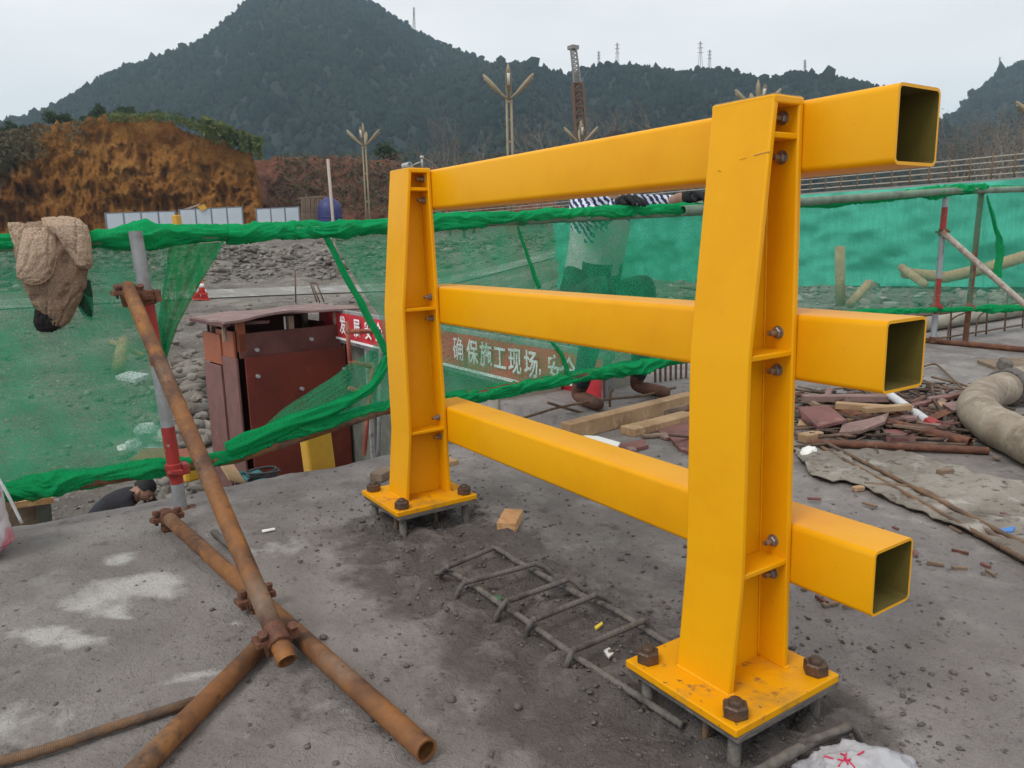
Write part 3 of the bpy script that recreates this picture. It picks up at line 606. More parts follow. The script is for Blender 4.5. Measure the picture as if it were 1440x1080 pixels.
# left fence pole with painted bands
XL = -2.63*K
def pole(label, ptop, pbot, bands, base_m='grey_pipe', r=PR):
    pt, pb = np.array(ptop), np.array(pbot); e = thing('fence_pole', label, 'pole', pb)
    c = MB(); c.tube([pb, pt], r, 18, hollow=.0035); autosmooth(c.build('tube', base_m, e), 50)
    for (t0, t1) in bands:
        c = MB(); c.tube([lerp(pb, pt, t0), lerp(pb, pt, t1)], r+.0008, 18); autosmooth(c.build('red_band', 'red_band', e), 50)
    return e, pt, pb
LP, pt, pb = pole('grey upright scaffold pole with two red painted bands at the deck edge', atX(190, 325, XL), atX(256, 722, XL), [])
def yb(y): return (722-y)/397.
for (y0, y1) in ((505, 412), (676, 593)):
    c = MB(); c.tube([lerp(pb, pt, yb(y0)), lerp(pb, pt, yb(y1))], PR+.0008, 18); autosmooth(c.build('red_band', 'red_band', LP), 50)
dpole = pt-pb
coupler(lerp(pb, pt, yb(412)), dpole, LP, 'rust_dark', seed=1); coupler(lerp(pb, pt, yb(656)), dpole, LP, 'red_band', seed=2); coupler(lerp(pb, pt, yb(722)), dpole, LP, 'rust_dark', seed=3)
# welded seam line on the pole
# rusty tubes
pa = atX(180, 408, XL+.052); pe = at(404, 930, PR+.012)
TA = tube_thing('scaffold_tube', pa+np.array([0, 0, .01]), pe, 'rust_pipe', 'long rusty scaffold tube leaning from the banded pole down to the deck')
coupler(lerp(pa, pe, .01), pe-pa, TA, 'rust_dark', seed=4); coupler(lerp(pa, pe, .955), pe-pa, TA, 'rust_dark', seed=5)
p0 = at(232, 724, PR+.02); p1 = at(600, 1056, PR+.002)
TB = tube_thing('scaffold_tube', p0, p1, 'rust_pipe', 'rusty scaffold tube on the deck with open end, running under the leaning tube')
coupler(lerp(p0, p1, .50), p1-p0, TB, 'rust_dark', seed=6); coupler(lerp(p0, p1, .02), p1-p0, TB, 'rust_dark', seed=7)
tube_thing('scaffold_tube', at(370, 905, PR), at(150, 1128, PR), 'rust_pipe', 'short rusty scaffold tube on the deck butting the clamped joint')
o = rebar('rebar_rod', [at(-60, 1086, .010), at(60, 1055, .010), at(160, 1022, .010), at(245, 995, .010), at(275, 985, .012)], .0085, None, 'rebar_rust', 140); tag(o, 'rusty ribbed rebar rod lying on the deck beside the short tube', 'rebar')
o = rebar('rebar_rod', [at(300, 748, .012), at(320, 765, .014), at(338, 778, .012)], .009, None, 'mud_steel', 30); tag(o, 'stub of muddy rod between the two crossing rusty tubes', 'rebar')

# ------------------------------------------------------------------ fence line: tubes
def FX(px): return float(np.interp(px, [-200, 1000, 1330, 1500], [-2.75*K, -2.75*K, -3.0*K, -3.05*K]))
TOP = [(-760, 360), (-160, 352), (0, 342), (100, 337), (200, 331), (350, 328), (480, 322), (620, 312), (760, 305), (890, 297), (985, 294), (1150, 285), (1240, 278), (1330, 267), (1382, 264)]
LOW = [(-690, 806), (-400, 758), (-160, 722), (0, 692), (100, 674), (200, 658), (330, 642), (400, 612), (480, 588), (545, 572), (660, 556), (760, 540), (860, 521), (960, 503), (1060, 472), (1150, 446), (1250, 438), (1312, 436), (1380, 434), (1500, 432)]
def path(pl, n): 
    P = np.array(pl, float); xq = np.linspace(P[0, 0], P[-1, 0], n); yq = np.interp(xq, P[:, 0], P[:, 1]); return xq, yq, np.array([atX(a, b_, FX(a)) for a, b_ in zip(xq, yq)])
def ytop(x): return np.interp(x, [p[0] for p in TOP], [p[1] for p in TOP])
def ylow(x): return np.interp(x, [p[0] for p in LOW], [p[1] for p in LOW])
tube_thing('scaffold_tube', atX(-760, 360, FX(0)), atX(-150, 352, FX(0)), 'green_pipe', 'far end of the top fence tube beyond the hanging jacket', r=.017)
tube_thing('scaffold_tube', atX(-160, 352, FX(0)), atX(985, 298, FX(985)), 'green_pipe', 'horizontal top tube of the fence wrapped in green net, crossing behind both posts', r=.017)
tube_thing('scaffold_tube', atX(960, 296, FX(960)+.04), atX(1384, 265, FX(1384)), 'green_pipe', 'horizontal top tube of the fence between the near yellow post and the pole pair', r=.022)
tube_thing('scaffold_tube', atX(1370, 268, FX(1370)), atX(1560, 262, FX(1370)+.15), 'green_pipe', 'horizontal top tube running on past the rusty brown pole', r=.022)
tube_thing('scaffold_tube', atX(-690, 806, FX(0)), atX(335, 642, FX(0)), 'rust_pipe', 'low fence tube wrapped in green net near the banded pole', r=.022)
tube_thing('scaffold_tube', atX(330, 644, FX(0)), atX(545, 574, FX(0)), 'rust_pipe', 'low fence tube wrapped in green net behind the far yellow post', r=.02)
tube_thing('scaffold_tube', atX(540, 576, FX(0)), atX(965, 503, FX(960)), 'rust_pipe', 'low fence tube wrapped in green net beneath the middle rail', r=.02)
def sleeve(pl, x0, x1, base, amp, seed, parent, name='rolled_net', n=340, m='net_thick', bulge=()):
    P = np.array(pl, float); xq = np.linspace(x0, x1, n); yq = np.interp(xq, P[:, 0], P[:, 1]); pts = np.array([atX(a, b_, FX(a)) for a, b_ in zip(xq, yq)])
    s = np.concatenate([[0], np.cumsum(np.linalg.norm(np.diff(pts, axis=0), axis=1))])
    rad = base*(1+amp*fbm(s*3.1, s*0, seed, o=3))
    for (bx, bw, bh) in bulge: rad = rad+bh*np.exp(-((xq-bx)/bw)**2)
    pts[:, 2] -= .35*(rad-base)
    tw = s*9+seed
    def fn(i, a):
        q = a+tw[i]*.55+1.6*vn(s[i]*6, seed)+.5*vn(s[i]*21, seed+4)
        return 1.08-.26*np.abs(np.sin(q*2.5+1.3*vn(np.cos(a)*1.5, np.sin(a)*1.5, s[i]*7)))**.7-.13*np.abs(np.sin(q*6.5+s[i]*5))+.30*vn(np.cos(a)*1.3+seed, np.sin(a)*1.3, s[i]*8)+.10*vn(np.cos(a)*4+seed, np.sin(a)*4, s[i]*30)
    c = MB(); c.tube(pts, rad, 44, fn=fn, squash=.85); return c.build(name, m, parent, True)
def panel(name, m, left, right, x_top, x_bot, parent, nx=90, nt_=40, amp=.014, seed=0., tt=(0, 1), y0=None, y1=None, dX=.0):
    """net sheet hung between the two tubes; left/right give the pixel column of the edge at fraction t"""
    V = np.empty((nt_, nx, 3))
    for i, t in enumerate(np.linspace(tt[0], tt[1], nt_)):
        a, b_ = np.interp(t, *zip(*left)), np.interp(t, *zip(*right)); xq = np.linspace(a, b_, nx)
        yt, yl = (ytop(xq)+4, ylow(xq)); yq = yt+(yl-yt)*t
        for j in range(nx):
            p = atX(xq[j], yq[j], FX(xq[j])+dX); V[i, j] = p
    fold = amp*(fbm(V[..., 1]*5+V[..., 2]*2.2, V[..., 2]*.9, seed, o=4)*1.5+.8*fbm(V[..., 1]*17+V[..., 2]*9, V[..., 2]*3, seed+3, o=3))
    V[..., 0] += fold*np.sin(np.linspace(.12, math.pi-.12, nt_))[:, None]
    c = MB(); c.grid(V); return c.build(name, m, parent, True)
# left net
n1 = thing('safety_net', 'green mesh safety net on the left of the banded pole, rolled along both tubes', 'safety net', at(60, 730))
panel('mesh_panel', 'net_left', [(0, -740), (1, -670)], [(0, 236), (.3, 232), (.6, 238), (1, 236)], 0, 0, n1, nx=170, seed=2., amp=.075)
sleeve(TOP, -740, 330, .032, .20, 1., n1, bulge=((205, 32, .022), (165, 20, .008)))
sleeve(TOP, 320, 985, .037, .10, 3., n1, bulge=((480, 12, .008), (735, 5, .005), (340, 25, .006)))
sleeve(LOW, -670, 345, .028, .25, 5., n1, bulge=((60, 90, .016), (215, 40, .006)))
# hanging torn strip
n2 = thing('net_strip', 'torn strip of green net hanging from the top tube beside the banded pole', 'net strip', atX(225, 540, FX(0)))
V = np.empty((40, 26, 3))
for i, t in enumerate(np.linspace(0, 1, 40)):
    xa = np.interp(t, [0, .25, .6, 1], [238, 231, 219, 217]); xb = np.interp(t, [0, .12, .3, .6, .8, 1], [318, 306, 284, 250, 235, 223]); y = np.interp(t, [0, 1], [338, 535])
    for j, u in enumerate(np.linspace(0, 1, 26)): V[i, j] = atX(lerp(xa, xb, u), y+4*math.sin(u*3), FX(0)-.03); V[i, j, 0] += .028*math.sin(u*17+t*4)*(.4+t*.6)+.01*math.sin(u*31)
c = MB(); c.grid(V); c.build('strip', 'net_strip', n2, True)
# middle net
n3 = thing('safety_net', 'green mesh safety net behind the yellow guardrail, with its corner pulled to the side', 'safety net', at(760, 640))
panel('mesh_panel', 'net_mid', [(0, 462), (.5, 538), (.62, 545), (.8, 440), (1, 320)], [(0, 1005), (1, 1005)], 0, 0, n3, nx=150, seed=7., amp=.045)
def edge_roll(name, pts, r0, r1, parent, m='net_thick', seed=0.):
    P = spline([atX(a, b_, FX(a)+.012) for a, b_ in pts], 50); s = np.linspace(0, 1, 50); rad = lerp(r0, r1, s)*(1+.2*fbm(s*9, s*0, seed, o=2))
    c = MB(); c.tube(P, rad, 20, fn=lambda i, a: 1.1-.4*np.abs(np.sin(2*a+i*.12+seed))+.2*np.sin(5*a-i*.2)); return c.build(name, m, parent, True)
edge_roll('rolled_edge', [(458, 332), (490, 395), (515, 440), (538, 484), (560, 520)], .011, .013, n3)
edge_roll('rolled_edge', [(548, 500), (520, 545), (470, 572), (400, 598), (320, 634)], .016, .028, n3, seed=4.)
edge_roll('fold_line', [(728, 318), (742, 360), (758, 405)], .005, .009, n3, 'net_strip')
edge_roll('fold_line', [(775, 480), (790, 500), (800, 530)], .006, .012, n3, 'net_strip')
sleeve(LOW, 335, 560, .034, .3, 8., n3); sleeve(LOW, 555, 1005, .032, .25, 9., n3, bulge=((690, 60, .012), (880, 60, .012)))
# right net
n4 = thing('safety_net', 'green mesh safety net between the near yellow post and the pole pair', 'safety net', at(1240, 470))
panel('mesh_panel', 'net', [(0, 1000), (1, 1000)], [(0, 1384), (1, 1384)], 0, 0, n4, nx=100, seed=17., amp=.03)
sleeve(TOP, 985, 1384, .031, .2, 13., n4, bulge=((1165, 25, .012), (1330, 40, .02))); sleeve(LOW, 1000, 1384, .022, .35, 15., n4, bulge=((1210, 60, .012),))
n5 = thing('safety_net', 'green mesh safety net carried on past the rusty brown pole with a hanging fold', 'safety net', at(1420, 480))
panel('mesh_panel', 'net', [(0, 1384), (1, 1384)], [(0, 1520), (1, 1520)], 0, 0, n5, nx=40, seed=23., amp=.03)
TOP2 = [(1384, 266), (1560, 262)]; sleeve(TOP2, 1386, 1520, .028, .15, 19., n5); sleeve(LOW, 1384, 1500, .034, .4, 21., n5)
edge_roll('fold_line', [(1388, 275), (1400, 320), (1406, 345), (1402, 390)], .006, .03, n5, 'net_strip')
# far teal net wall lies on the parapet line (below)
# right poles
R1, pt, pb = pole('grey scaffold pole with red bands carrying a diagonal brace', atX(1331, 262, -1.92), atX(1312, 482, -1.92), [(.19, .42), (.70, .87)])
coupler(lerp(pb, pt, .715), pt-pb, R1, 'rust_dark', seed=8); coupler(lerp(pb, pt, .235), pt-pb, R1, 'red_band', seed=9); coupler(lerp(pb, pt, .02), pt-pb, R1, 'rust_dark', seed=10)
br0 = lerp(pb, pt, .70)+np.array([.05, 0, 0])
tube_thing('scaffold_tube', br0+np.array([-.04, -.03, .02]), atX(1455, 441, -1.45), 'pale_pipe', 'paint splashed diagonal brace tube clamped to the red banded pole')
Rp, pt2, pb2 = pole('rusty brown scaffold pole standing beside the red banded pole', atX(1381, 262, -1.95), atX(1357, 483, -1.95), [(.20, .27)], 'rust_dark')
coupler(lerp(pb2, pt2, .97), pt2-pb2, Rp, 'rust_dark', seed=11); coupler(lerp(pb2, pt2, .235), pt2-pb2, Rp, 'red_band', seed=12)
tube_thing('scaffold_tube', at(1296, 478, PR), at(1500, 497, PR), 'rust_dark', 'muddy scaffold tube lying on the deck at the foot of the pole pair')
# rebar starters behind
rm = thing('rebar_grid', 'row of upright starter rebars with cross bars beyond the pole pair', 'rebar grid', at(1400, 478))
XS = -2.06
def SB(x, z): q = atX(x, 470, XS); return np.array([XS, q[1], z])
for x in range(1262, 1540, 25):
    c = MB(); c.tube([SB(x, -.03), SB(x+random.uniform(-3, 3), .27+random.uniform(0, .05))], .0065, 6); c.build('upright_bar', 'rebar_rust', rm, True)
for z_ in (.035, .215):
    c = MB(); c.tube([SB(1250, z_)+np.array([.012, 0, 0]), SB(1540, z_-.01)+np.array([.012, 0, 0])], .0065, 6); c.build('cross_bar', 'rebar_rust', rm, True)
for x in (1333, 1372): 
    c = MB(); c.tube(spline([SB(x, 0), SB(x+1, .12), SB(x+8, .17), SB(x+30, .20)], 14), .006, 6); c.build('hooked_bar', 'rebar_rust', rm, True)
o = MB().tube([atX(1290, 457, -2.45)*np.array([1, 1, 0])+np.array([0, 0, .06]), atX(1560, 457, -2.45)*np.array([1, 1, 0])+np.array([0, 0, .06])], .058, 16, hollow=.006).build('plastic_pipe', 'concrete_block', None, True); tag(o, 'pale thick pipe lying behind the starter rebars', 'pipe')

# ================================================================== HANGING JACKET
def lobe(rows, Xc, parent, name, m, n=90, seg=80, wr=.10, seed=0., hollow=False):
    """soft closed body from (pixel y, left x, right x, thickness, X offset)"""
    R = np.array(rows, float); t = np.linspace(0, len(R)-1, n); R = np.array([[np.interp(q, range(len(R)), R[:, c]) for c in range(5)] for q in t])
    V = []; ang = np.linspace(0, 2*math.pi, seg, endpoint=False)
    for i, (y, xl, xr, th, dx) in enumerate(R):
        cx = (xl+xr)/2; c0 = atX(cx, y, Xc+dx); hw = np.linalg.norm(atX(xr, y, Xc+dx)-atX(xl, y, Xc+dx))/2
        ca, sa = np.cos(ang), np.sin(ang); wq = fbm(ca*1.6+seed+i*.03, sa*1.6, c0[2]*11, o=3); k = 1+wr*(1.1*fbm(ca*1.8+seed, sa*1.8, c0[2]*9, o=5)-1.5*np.exp(-(wq/.09)**2)*(.6+.4*sa)+.5*fbm(ca*5+seed, sa*5, c0[2]*40, o=3))
        sx = np.sign(ca)*np.abs(ca)**.8; sy = np.sign(sa)*np.abs(sa)**.8
        V.append(np.stack([c0[0]+th*sy*k, c0[1]+hw*sx*k*.97+0*ca, c0[2]+.006*fbm(ca*2+seed, sa*2, i*.3)], 1))
    b = MB(); fs = []
    for i in range(n-1):
        for j in range(seg): fs.append((i*seg+j, (i+1)*seg+j, (i+1)*seg+(j+1) % seg, i*seg+(j+1) % seg))
    fs.append(tuple(range(seg))); fs.append(tuple(range(n*seg-1, (n-1)*seg-1, -1)))
    b.add(np.concatenate(V), fs); return b.build(name, m, parent, True)
JX = -1.75
jk = thing('jacket', 'beige fleece jacket with black cuff slung over the green wrapped top tube', 'jacket', atX(72, 466, JX))
lobe([(312, 40, 96, .02, 0), (322, 26, 112, .05, 0), (345, 26, 122, .060, 0), (380, 24, 124, .062, 0), (405, 34, 122, .058, 0), (425, 44, 114, .052, 0), (442, 54, 104, .044, 0), (455, 62, 97, .034, 0), (459, 68, 92, .02, 0)], JX, jk, 'body', 'fleece_inside', seed=1., wr=.13)
lobe([(318, 40, 60, .010, 0), (322, 32, 76, .030, .02), (335, 28, 82, .036, .03), (355, 24, 84, .040, .036), (375, 21, 84, .040, .036), (390, 24, 78, .036, .034), (397, 33, 68, .036, .032), (400, 42, 58, .014, .03)], JX, jk, 'sleeve', 'fleece', seed=4., wr=.075)
lobe([(305, 70, 100, .012, 0), (308, 58, 112, .036, .01), (318, 60, 124, .052, .02), (335, 78, 128, .056, .026), (355, 92, 130, .054, .03), (372, 104, 130, .048, .03), (378, 112, 128, .026, .03)], JX, jk, 'sleeve', 'fleece', seed=9., wr=.075)
lobe([(313, 11, 30, .012, 0), (317, 10, 44, .024, .0), (330, 13, 44, .03, 0), (350, 18, 44, .03, 0), (368, 22, 40, .014, 0)], JX, jk, 'flap', 'fleece', seed=14., wr=.08)
lobe([(432, 48, 60, .016, .0), (440, 47, 80, .032, .0), (452, 46, 92, .034, 0), (462, 50, 88, .03, 0), (466, 58, 76, .016, 0)], JX, jk, 'cuff', 'black_cloth', seed=17., wr=.06)
lobe([(395, 119, 127, .010, -.02), (410, 114, 130, .018, -.02), (430, 109, 132, .018, -.02), (442, 116, 131, .014, -.02), (447, 126, 130, .006, -.02)], JX, jk, 'lining', 'dark_green_cloth', seed=19., wr=.06)

c = MB(); c.tube(spline([atX(x, y, JX+.068) for x, y in [(23, 388), (33, 397), (48, 400), (62, 396), (74, 384), (80, 360)]], 30), .0022, 6); c.build('hem', 'fleece_inside', jk, True)
# ================================================================== BAGS
bgx = thing('woven_bag', 'white woven bag with pink print standing at the slab corner', 'bag', at(-20, 790))
p = at(-10, 780)
lobe([(655, -70, -10, .02, 0), (670, -78, 0, .06, 0), (710, -80, 9, .09, 0), (750, -82, 18, .08, 0), (766, -82, 23, .06, 0), (776, -82, 10, .05, 0), (787, -80, -14, .03, 0)], float(p[0]), bgx, 'sack', 'pink_bag', seed=2., wr=.05)
c = MB(); c.tube(spline([atX(-14, 655, float(p[0])+.08), atX(8, 690, float(p[0])+.09), atX(31, 736, float(p[0])+.08)], 14), .004, 7, squash=.5); c.build('tie_strap', 'white_plastic', bgx, True)
bgp = thing('plastic_bag', 'crumpled white plastic bag with red print beside the near base plate', 'plastic bag', at(1195, 1090))
ICO5, ICOF5 = ico(5); c0 = at(1203, 1102); V = ICO5*np.array([.074, .052, .034]); nn = fbm(V[:, 0]*24, V[:, 1]*24, V[:, 2]*34, o=3); V = V*(1+.30*nn[:, None]+.42*np.abs(fbm(V[:, 0]*42, V[:, 1]*42, V[:, 2]*52+4, o=4))[:, None])
V = V @ rotm(0, 0, YAW).T; V[:, 2] = np.maximum(V[:, 2]+.016, .001); b = MB(); b.add(V+c0, ICOF5); b.build('film', 'bag_print', bgp, True)
def onbag(px, py, k):   # red print strokes lie on the film
    best = None; P = V+c0; d = ray(px, py); d = d/np.linalg.norm(d); r = P-CAM; s_ = r@d; e = np.linalg.norm(r-s_[:, None]*d, axis=1); ok = e < .005
    if not ok.any(): return None
    i = np.where(ok)[0][np.argmin(s_[ok])]; return P[i]-d*.0015
for st in [[(1178, 1056), (1183, 1062), (1189, 1071)], [(1190, 1056), (1186, 1064), (1180, 1073)], [(1176, 1064), (1184, 1066), (1192, 1064)], [(1208, 1058), (1214, 1053)], [(1154, 1063), (1162, 1061), (1170, 1064)], [(1198, 1068), (1202, 1076)]]:
    q = [onbag(*s2, 0) for s2 in st]; q = [x for x in q if x is not None]
    if len(q) > 1: c = MB(); c.tube(np.array(q), .0013, 5); c.build('print_mark', 'print_red', bgp)

# ================================================================== TIMBER, PLYWOOD AND SCRAP ON THE DECK
def beam(name, a, b_, wd, h, m, label, cat='timber', z=0., z2=None, roll=0., bev=.003):
    p0, p1 = at(*a, z+h/2), at(*b_, (z if z2 is None else z2)+h/2); c = MB(); c.bar(p0, p1, wd, h, roll, bev); o = c.build(name, m, None)
    V = np.array([v.co for v in o.data.vertices]); return tag(o, label, cat)
def sheet(name, px, m, label, z=.0, th=.012, cat='plywood', tilt=None):
    """flat offcut from its pixel outline on the deck"""
    n = len(px); T = [at(x, y, z+th+(tilt[i] if tilt else 0)) for i, (x, y) in enumerate(px)]; Bt = [t-np.array([0, 0, th]) for t in T]
    if sum(T[i][0]*T[(i+1) % n][1]-T[(i+1) % n][0]*T[i][1] for i in range(n)) < 0: T, Bt = T[::-1], Bt[::-1]
    c = MB(); c.add(T+Bt, [tuple(range(n)), tuple(range(2*n-1, n-1, -1))]+[(i, n+i, n+(i+1) % n, (i+1) % n) for i in range(n)]); return tag(c.build(name, m, None), label, cat)
beam('timber_block', (712, 742), (722, 722), .055, .030, 'timber_fresh', 'fresh orange timber offcut lying on the mud by the rebar cage', 'timber block')
beam('timber', (795, 607), (972, 562), .06, .07, 'timber', 'long sawn timber on the deck under the middle rail', z=.0)
beam('timber', (825, 603), (965, 570), .07, .03, 'timber_old', 'grey weathered timber lying under the long sawn timber', z=.0)
beam('timber', (882, 607), (970, 585), .08, .035, 'timber', 'short timber offcut beside the long sawn timber')
beam('timber', (560, 668), (640, 648), .05, .02, 'timber', 'thin pale lath behind the far base plate')
beam('timber', (528, 672), (548, 662), .05, .03, 'timber_old', 'small timber stub half hidden behind the far base plate')
sheet('plywood_scrap', [(925, 605), (968, 592), (978, 602), (940, 616)], 'ply_scrap', 'red brown plywood chip beside the timber offcut')
sheet('plywood_scrap', [(940, 612), (975, 600), (985, 640), (955, 630)], 'ply_scrap', 'red brown plywood scrap partly behind the near yellow post', z=.002)
sheet('plywood_scrap', [(868, 624), (905, 618), (912, 626), (880, 634)], 'ply_scrap', 'small red plywood piece next to the white paper by the lower rail')
o = sheet('crumpled_paper', [(820, 612), (840, 613), (872, 622), (868, 628), (840, 622)], 'paper', 'crumpled white paper on the deck behind the lower rail', th=.02, cat='paper')
sheet('plywood_board', [(1374, 506), (1440, 502), (1500, 508), (1500, 520), (1400, 516)], 'timber_old', 'flat grey plywood board lying on the deck near the hose', th=.02)
# pile right of the near post
sheet('plywood_scrap', [(1122, 572), (1165, 570), (1190, 590), (1150, 600), (1128, 588)], 'ply_scrap', 'red plywood sheet propped in the scrap pile behind the near post', z=.03, tilt=[.03, .05, .02, 0, 0])
sheet('plywood_scrap', [(1185, 596), (1225, 588), (1250, 580), (1245, 592), (1210, 606), (1180, 608)], 'ply_mauve', 'splintered pale plywood sheet in the scrap pile', z=.02, tilt=[.01, .03, .05, .03, .01, 0])
sheet('plywood_scrap', [(1165, 608), (1200, 600), (1230, 604), (1190, 614)], 'ply_mauve', 'jagged plywood shard under the splintered sheet', z=.0)
sheet('plywood_scrap', [(1243, 604), (1282, 603), (1288, 616), (1246, 616)], 'ply_scrap', 'small rectangular red plywood piece in front of the pile', z=.01, th=.02)
sheet('plywood_scrap', [(1196, 555), (1260, 552), (1262, 558), (1200, 562)], 'ply_mauve', 'long mauve plywood strip at the back of the pile', z=.03)
beam('timber', (1128, 560), (1262, 560), .05, .03, 'ply_mauve', 'mauve painted batten along the back of the scrap pile', z=.05)
beam('timber', (1175, 570), (1260, 576), .04, .03, 'timber', 'orange batten across the scrap pile', z=.05)
beam('timber', (1215, 577), (1280, 572), .035, .025, 'timber', 'pale batten end poking from the scrap pile', z=.07)
beam('timber', (1140, 566), (1190, 590), .03, .02, 'timber_old', 'thin grey batten slanting through the scrap pile', z=.06, z2=.0)
beam('timber', (1250, 580), (1390, 545), .03, .02, 'ply_scrap', 'long thin red batten reaching from the pile to the hose', z=.04)
beam('timber', (1262, 588), (1395, 556), .028, .02, 'timber_old', 'long thin brown batten beside the red batten', z=.02)
beam('timber', (1305, 562), (1400, 548), .03, .02, 'ply_mauve', 'thin mauve batten leading to the hose collar', z=.03)
beam('timber_block', (1128, 617), (1152, 612), .045, .035, 'timber', 'square yellowish timber block at the corner of the sackcloth', 'timber block')
beam('timber_block', (1320, 665), (1338, 662), .025, .022, 'timber_old', 'small dark timber block lying on the sackcloth', 'timber block', z=.012)
beam('timber_block', (1200, 688), (1214, 686), .02, .016, 'timber', 'tiny orange timber chip beside the sackcloth edge', 'timber block')
tube_thing('scaffold_tube', at(1165, 575, PR+.02), at(1365, 622, PR+.01), 'rust_dark', 'brown muddy scaffold tube through the scrap pile')
tube_thing('scaffold_tube', at(1140, 622, .016), at(1390, 634, .016), 'rust_dark', 'thin dark rod lying in front of the scrap pile', r=.014, cat='rod')
wp = tube_thing('white_pipe', at(1252, 556, .08), at(1322, 605, .03), 'white_plastic', 'white plastic pipe with a red collar slanting out of the pile', r=.018, cat='pipe')
p0, p1 = at(1252, 556, .08), at(1322, 605, .03); c = MB(); c.tube([lerp(p0, p1, .80), lerp(p0, p1, .94)], .027, 8); c.build('collar', 'red_band', wp)
for i, (pts, lb) in enumerate([([(1150, 626), (1230, 668), (1330, 724), (1450, 792)], 'long rusty rod lying diagonally across the sackcloth'), ([(1160, 622), (1240, 655), (1350, 712), (1450, 770)], 'second rusty rod close beside the diagonal rod on the sackcloth'), ([(1215, 680), (1300, 690), (1380, 742), (1440, 775)], 'thin lath half under the sackcloth edge'), ([(1300, 515), (1315, 512), (1328, 522), (1352, 545)], 'bent dark wire hooked up beside the scrap pile'), ([(1298, 535), (1330, 545), (1390, 548)], 'dark rod lying behind the scrap pile'), ([(1310, 530), (1350, 540), (1385, 552)], 'short dark rod crossing behind the scrap pile')]):
    q_ = [at(x, y, .016+.006*(i % 2)) for x, y in pts]
    if i in (0, 1): q_ = [lerp(q_[0], q_[-1], t) for t in (0, .3, .6, 1)]
    o = rebar('rod', q_, .0065 if i < 3 else .0055, None, 'timber_old' if i == 2 else 'rebar_rust', 60); tag(o, lb, 'rod')
for i in range(34):
    x, y = random.uniform(1128, 1400), random.uniform(556, 606); L_ = random.uniform(.05, .2); an = random.uniform(0, 3.14); p_ = at(x, y, random.uniform(.008, .05)); v_ = np.array([math.cos(an), math.sin(an), random.uniform(-.2, .2)])*L_/2
    c = MB(); c.bar(p_-v_, p_+v_, random.uniform(.012, .05), random.uniform(.006, .014), random.uniform(-.5, .5)); tag(c.build('board_scrap', random.choice(['ply_scrap', 'ply_mauve', 'timber_old', 'timber_old', 'timber', 'rust_dark']), None), 'small broken board scrap in the scrap pile behind the near post', 'scrap', 'broken scraps in the pile')
for i in range(10):
    x, y = random.uniform(880, 975), random.uniform(585, 640); L_ = random.uniform(.04, .12); an = random.uniform(0, 3.14); p_ = at(x, y, .008); v_ = np.array([math.cos(an), math.sin(an), 0])*L_/2
    c = MB(); c.bar(p_-v_, p_+v_, random.uniform(.012, .05), .01); tag(c.build('board_scrap', random.choice(['ply_scrap', 'ply_mauve', 'timber_old']), None), 'small board scrap on the deck beside the sawn timbers', 'scrap', 'scraps beside the sawn timbers')
for i in range(26):
    x, y = random.uniform(1120, 1420), random.uniform(640, 860); L_ = random.uniform(.015, .05); an = random.uniform(0, 3.14); p_ = at(x, y, .012 if y < 740 else .005); v_ = np.array([math.cos(an), math.sin(an), 0])*L_/2
    c = MB(); c.bar(p_-v_, p_+v_, random.uniform(.005, .014), .006); tag(c.build('wood_chip', random.choice(['ply_scrap', 'timber_old', 'rust_dark', 'timber_old']), None), 'small dark wood chip on the deck around the sackcloth', 'chip', 'wood chips around the sackcloth')
# dark splinters in the pile
Pn = []
for k in range(900):
    x, y = random.gauss(1262, 75), random.gauss(580, 17); Pn.append(at(x, y, .008+.03*random.random()))
Pn = np.array(Pn); a = RNG.uniform(0, 3.14, len(Pn)); Ls = RNG.uniform(.015, .11, len(Pn)); base = np.array([(-1, -.06, -.05), (1, -.06, -.05), (1, .06, -.05), (-1, .06, -.05), (-1, -.06, .05), (1, -.06, .05), (1, .06, .05), (-1, .06, .05)])
Vb = base[None]*Ls[:, None, None]; c_, s_ = np.cos(a)[:, None], np.sin(a)[:, None]; Vr = np.stack([Vb[..., 0]*c_-Vb[..., 1]*s_, Vb[..., 0]*s_+Vb[..., 1]*c_, Vb[..., 2]+RNG.normal(0, .15, (len(Pn), 1))*Vb[..., 0]], -1)+Pn[:, None]
bulk('wood_splinters', Vr, np.array([(3, 2, 1, 0), (4, 5, 6, 7), (0, 1, 5, 4), (1, 2, 6, 5), (2, 3, 7, 6), (3, 0, 4, 7)]), 'splinter')
# sackcloth
outl_t = [(1108, 622), (1150, 633), (1200, 634), (1260, 636), (1330, 655), (1400, 672), (1520, 700)]; outl_b = [(1118, 640), (1150, 672), (1215, 688), (1290, 720), (1360, 750), (1440, 795), (1540, 850)]
nS, nT = 110, 46; tp = spline(outl_t, nS); bt = spline(outl_b, nS); V = np.empty((nT, nS, 3))
for i, t in enumerate(np.linspace(0, 1, nT)):
    for j in range(nS): q = lerp(tp[j], bt[j], t); V[i, j] = at(q[0]+6*vn(t*7, j*.13), q[1]+3*vn(j*.21, t*5), .006)
u = V[..., 0]*R2[0]+V[..., 1]*R2[1]; v_ = V[..., 0]*FW[0]+V[..., 1]*FW[1]
V[..., 2] += .004+.038*np.abs(fbm(u*3-v_*6, v_*2+u*2, 2., o=4))+.010*fbm(u*18, v_*18, 5., o=3).clip(0, 1)
c = MB(); c.grid(V); o = c.build('sackcloth', 'sack', None, True); tag(o, 'dirty pale sackcloth spread flat on the deck beside the scrap pile', 'sackcloth')
sd_ = o.modifiers.new('thick', 'SOLIDIFY'); sd_.thickness = .004
